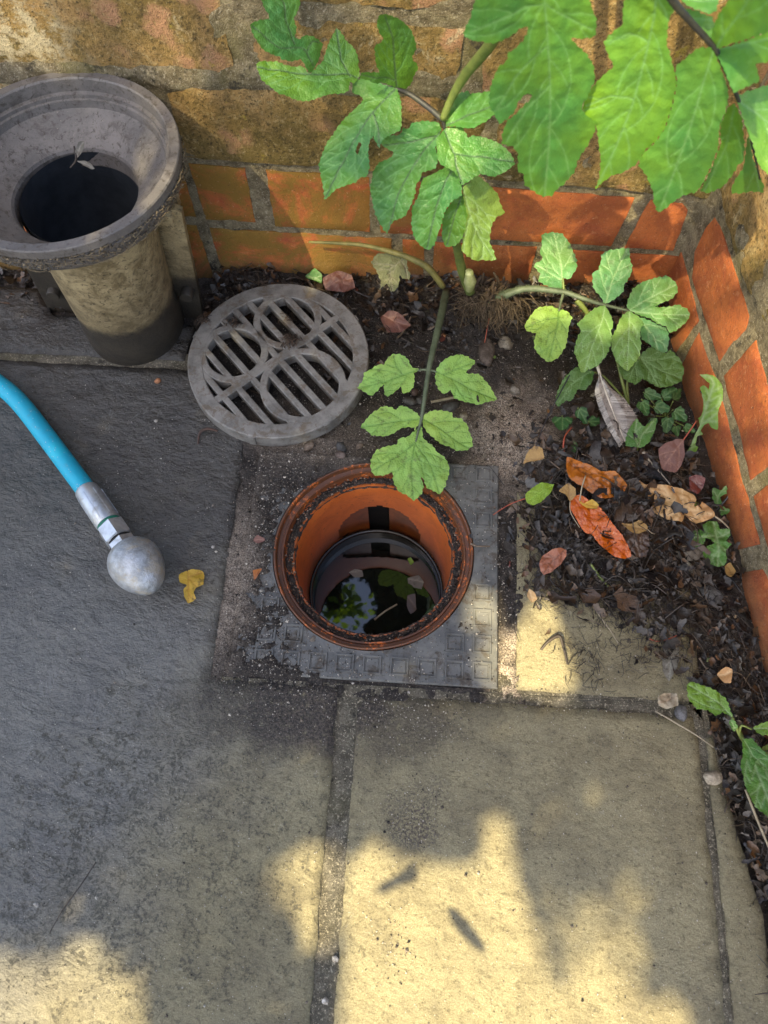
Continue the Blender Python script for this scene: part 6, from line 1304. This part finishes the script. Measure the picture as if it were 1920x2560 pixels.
# ------------------------------------------------------------------ trees out of frame: they cast the dappled shade and show in the drain water
LIT = [[(720, 2700), (738, 2100), (745, 1900), (770, 1830), (800, 1800), (830, 1830), (870, 1850), (1000, 1868), (1035, 1850), (1040, 1785), (1020, 1752), (1070, 1740), (1100, 1790), (1105, 1830), (1125, 1900), (1145, 1960), (1165, 2010), (1180, 2080), (1205, 2140), (1235, 2070), (1275, 2040), (1325, 2070), (1370, 2120), (1400, 2165), (1430, 2150), (1465, 2150), (1490, 2212), (1530, 2700)],
       [(600, 1870), (640, 1830), (715, 1825), (738, 1850), (735, 2000), (700, 2100), (690, 2212), (680, 2700), (600, 2700), (640, 2212), (670, 2120), (650, 2000), (606, 1930)],
       [(572, 1990), (610, 1978), (645, 2010), (642, 2045), (600, 2055), (572, 2030)], [(245, 1955), (282, 1955), (305, 2045), (270, 2075), (248, 2030)],
       [(-400, 2040), (0, 2055), (60, 2070), (100, 2085), (130, 2060), (170, 2000), (210, 2030), (230, 2070), (270, 2100), (300, 2150), (315, 2212), (330, 2700), (-400, 2700)],
       [(1085, 1370), (1130, 1340), (1140, 1295), (1195, 1290), (1230, 1400), (1260, 1500), (1180, 1505), (1085, 1495)], [(1395, 1970), (1415, 1975), (1445, 2090), (1425, 2095)],
       [(1290, 1900), (1360, 1895), (1400, 1960), (1380, 2010), (1315, 2000)], [(1150, 1500), (1235, 1500), (1225, 1545), (1160, 1545)], [(998, 1272), (1086, 1272), (1088, 1366), (1000, 1362)], [(1030, 1378), (1096, 1378), (1096, 1500), (1042, 1485)], [(1165, 1780), (1200, 1775), (1215, 1830), (1180, 1845)]]
LITW = [[tuple(PZ(a*1.1573, b*1.1573, 0).to_2d()) for a, b in P] for P in LIT]
LB = [(min(p[0] for p in P), max(p[0] for p in P), min(p[1] for p in P), max(p[1] for p in P)) for P in LITW]
SOFT = [[(1215, 2080), (1150, 1950), (1180, 1900), (1240, 1920), (1300, 1960), (1380, 2030), (1420, 2110), (1340, 2080), (1280, 2040)], [(1290, 1895), (1360, 1890), (1410, 1960), (1380, 2020), (1310, 2000)],
        [(1150, 1770), (1200, 1765), (1235, 1820), (1190, 1860)], [(1000, 1510), (1100, 1495), (1110, 1540), (1020, 1555)], [(1160, 1500), (1240, 1500), (1230, 1550), (1170, 1548)], [(560, 1860), (610, 1850), (640, 1960), (600, 1975), (570, 1930)],
        [(1010, 1650), (1060, 1640), (1080, 1700), (1030, 1690)], [(0, 1990), (150, 2010), (120, 2060), (0, 2050)], [(255, 2080), (360, 2130), (380, 2212), (320, 2212)]]
SOFTW = [[tuple(PZ(a*1.1573, b*1.1573, 0).to_2d()) for a, b in P] for P in SOFT]
RS = 0.004; RX0, RY0, RNX, RNY = -1.1, -0.8, 500, 350; RAST = bytearray(RNX*RNY)
for P, b in list(zip(LITW, LB))+[(P, (min(p[0] for p in P), max(p[0] for p in P), min(p[1] for p in P), max(p[1] for p in P))) for P in SOFTW]:
    for j in range(max(0, int((b[2]-RY0)/RS)), min(RNY, int((b[3]-RY0)/RS)+1)):
        for i in range(max(0, int((b[0]-RX0)/RS)), min(RNX, int((b[1]-RX0)/RS)+1)):
            x, y = RX0+(i+.5)*RS, RY0+(j+.5)*RS
            if in_poly(x, y, P) and min(seg_d(x, y, *P[k-1], *P[k]) for k in range(len(P))) > .0065: RAST[j*RNX+i] = 1
def lit(x, y):
    i, j = int((x-RX0)/RS), int((y-RY0)/RS); return 0 <= i < RNX and 0 <= j < RNY and RAST[j*RNX+i] == 1
M_TREE = mat_leaf('tree_leaf', (0.05, 0.12, 0.025), (0.10, 0.20, 0.05), (0.10, 0.20, 0.02), 0.25, 0.5)
M_BARK = mat_simple('bark', (0.10, 0.075, 0.05), (0.06, 0.045, 0.03), 30, .9, .8, .004)
def tree_leaf(m, c, L, W, tiltv):
    a = random.uniform(0, 6.28); nrm = (tiltv+Vector((random.gauss(0, .35), random.gauss(0, .35), random.gauss(0, .35)))).normalized()
    u = nrm.cross(Vector((math.cos(a), math.sin(a), .2))).normalized(); v = nrm.cross(u)
    P = [c-u*L/2, c-u*L*.25+v*W*.4, c+u*L*.05+v*W*.5, c+u*L*.3+v*W*.3, c+u*L/2, c+u*L*.3-v*W*.3, c+u*L*.05-v*W*.5, c-u*L*.25-v*W*.4]
    return P
tr = empty('shade_tree', (-1.45, -1.35, 0), 'leafy tree outside the picture that throws the dappled shade on the paving', 'tree')
cw = MB(); GX0, GY0, GS = -1.0, -0.75, 0.009; GNX, GNY = int(1.75/GS), int(2.2/GS); cov = bytearray(GNX*GNY)
def sparse(x, y): return (y > (0.76 if x < 0.10 else 0.70) and not (x < -.24 and y < .985)) or x > right_x(y)+.015
def try_leaf(gx, gy, h, L, W, mark=True):
    c = Vector((gx, gy, 0))+SUN*(h/SUN.z); P = tree_leaf(cw, c, L, W, SUN); Q = []
    for p in P+[c]:
        g = p-SUN*(p.z/SUN.z); Q.append((g.x, g.y))
        if lit(g.x, g.y): return False
    cw.add(P, [(0, 1, 2, 3, 4, 5, 6, 7)])
    if mark:
        Q = Q[:8]; x0, x1, y0, y1 = min(q[0] for q in Q), max(q[0] for q in Q), min(q[1] for q in Q), max(q[1] for q in Q)
        for j in range(max(0, int((y0-GY0)/GS)), min(GNY-1, int((y1-GY0)/GS))+1):
            for i in range(max(0, int((x0-GX0)/GS)), min(GNX-1, int((x1-GX0)/GS))+1):
                if not cov[j*GNX+i] and in_poly(GX0+(i+.5)*GS, GY0+(j+.5)*GS, Q): cov[j*GNX+i] = 1
    return True
n_ok = tries = 0
while n_ok < 2900 and tries < 30000:
    tries += 1; gx, gy = random.uniform(-1.0, .75), random.uniform(-.75, 1.03)
    if sparse(gx, gy): continue
    L = random.uniform(.05, .10); n_ok += try_leaf(gx, gy, random.uniform(1.6, 2.9), L, L*random.uniform(.45, .7))
for ps in range(7):           # fill what still lets light through, with smaller leaves towards the edges of the gaps
    for j in range(GNY):
        for i in range(GNX):
            x, y = GX0+(i+.5)*GS, GY0+(j+.5)*GS
            if cov[j*GNX+i] or y > 1.03 or sparse(x, y) or lit(x, y): continue
            L = (.07, .05, .035, .024, .018, .024, .020)[ps]*random.uniform(.85, 1.1)
            for a in range(3):
                o_ = .3 if ps < 4 else 0
                if try_leaf(x+random.uniform(-o_, o_)*L, y+random.uniform(-o_, o_)*L, random.uniform(1.5, 2.6), L, L*.65): break
n_ok = 0
while n_ok < 3600:            # thin high foliage over the wall side
    gx, gy = random.uniform(-1.1, .95), random.uniform(-.5, 1.5)
    if not sparse(gx, gy) or (gx > .08 and random.random() < .40): continue
    L = random.uniform(.03, .055); n_ok += try_leaf(gx, gy, random.uniform(5.0, 6.5), L, L*.6, False)
for P in SOFTW:               # a few high leaves half close the fainter gaps
    x0, x1, y0, y1 = min(p[0] for p in P), max(p[0] for p in P), min(p[1] for p in P), max(p[1] for p in P); nn_ = int((x1-x0)*(y1-y0)/.00022)
    for _ in range(nn_):
        x, y = random.uniform(x0, x1), random.uniform(y0, y1)
        if in_poly(x, y, P): L = random.uniform(.018, .03); h = random.uniform(2.8, 4.2); cw.add(tree_leaf(cw, Vector((x, y, 0))+SUN*(h/SUN.z), L, L*.65, SUN), [tuple(range(8))])
# two single leaves whose shadows stand free inside the light patch
for Q_, h in (([(965, 1958), (985, 1965), (1010, 1990), (1040, 2030), (1052, 2062), (1020, 2045), (990, 2015), (972, 1985)], 0.5), ([(808, 1925), (830, 1905), (865, 1885), (895, 1865), (905, 1890), (895, 1905), (860, 1915), (830, 1930)], 0.7)):
    P = [PZ(a*1.1573, b*1.1573, 0)+SUN*((h+.02*i)/SUN.z) for i, (a, b) in enumerate(Q_)]; cw.add(P, [tuple(range(8))])
cw.val = None; cw.build('crown', M_TREE, tr)
def clear(a, b):
    for k in range(60):
        p = Vector(a).lerp(Vector(b), k/59); g = p-SUN*(p.z/SUN.z)
        for q in range(4):
            if lit(g.x+.03*math.cos(q*1.57), g.y+.03*math.sin(q*1.57)): return False
    return True
def branches(root, P0, targets, r0):
    m = MB(); m.tube(P0, [r0, r0*.8, r0*.6], 12, sub=6); m.build('trunk', M_BARK, root)
    for t in targets:
        m = MB(); b = Vector(P0[-1]); t = Vector(t); m.tube([b, b.lerp(t, .4)+Vector((0, 0, .12)), t], [r0*.4, r0*.25, r0*.08], 8, sub=6); m.build('branch', M_BARK, root)
tops = []
while len(tops) < 7:
    t = Vector((random.uniform(-1.6, .1), random.uniform(-1.7, -.2), random.uniform(1.7, 2.9)))
    if clear((-1.5, -1.3, 2.0), t): tops.append(t)
branches(tr, [(-1.45, -1.35, -.05), (-1.5, -1.3, .9), (-1.5, -1.3, 2.0)], tops, .055)
# second tree over the wall, mirrored in the water
t2 = empty('overhanging_tree', (.6, 2.3, 0), 'leafy tree beyond the wall, seen only mirrored in the drain water', 'tree')
CM = Vector((0, 0, -2*.196-CAM_H))
def wdir(px, py):
    p = PZ(*rg('Q', [(px, py)])[0], -.196); return (p-CM)
SKY = [rg('Q', [(670, 820), (760, 770), (850, 810), (880, 900), (870, 1010), (830, 1060), (830, 1160), (730, 1160), (640, 1080), (540, 1010), (530, 920), (600, 900), (640, 960), (700, 940), (690, 880)])]
for nm, cnt2, brt in (('crown', 3000, False), ('leaf_spray', 130, True)):
    c2 = MB(); k = 0
    while k < cnt2:
        px, py = (random.gauss(700, 55), random.gauss(960, 45)) if brt else (random.uniform(480, 1260), random.uniform(560, 1180)); s_ = rg('Q', [(px, py)])[0]
        if not brt and any(in_poly(s_[0], s_[1], P) for P in SKY): continue
        h = random.uniform(2.2, 3.0); d = wdir(px, py); c = CM+d*((h-CM.z)/d.z); L = random.uniform(.03, .05) if brt else random.uniform(.05, .09); k += 1
        P = tree_leaf(c2, c, L, L*.6, Vector((0, 0, 1))); c2.add(P, [(0, 1, 2, 3, 4, 5, 6, 7)])
    c2.build(nm, mat_leaf('sunlit_tree_leaf', (0.13, 0.30, 0.03), (0.2, 0.36, 0.06), (0.30, 0.46, 0.03), 0.5, 0.5) if brt else mat_leaf('shaded_tree_leaf', (0.014, 0.030, 0.008), (0.02, 0.04, 0.01), (0.02, 0.04, 0.01), 0.05, 0.6), t2)  # sunlit and shaded looks are put into the two leaf colours
branches(t2, [(.6, 2.3, -.05), (.55, 2.25, 1.2), (.45, 2.1, 2.2)], [(-.1, 1.3, 2.6), (.4, 1.4, 2.8), (-.5, 1.6, 2.6)], .07)

# every leaflet of the big plants hangs on the stalk nearest its base
def vco(o): return [o.parent.location + v.co for v in o.data.vertices]
for plant in (hw, hw2, wd, dn2, bd, ng, gs, nt_, sb_, bw):
    stems = [c for c in plant.children if c.name.split('.')[0] == 'stem']; cache = {c: vco(c)[::6] for c in stems}
    for c in list(plant.children):
        if c.name.split('.')[0] in ('leaflet', 'leaf') and stems:
            P = vco(c)[::9]; best = min(stems, key=lambda q: min((a-b).length_squared for a in cache[q] for b in P)); c.parent = best
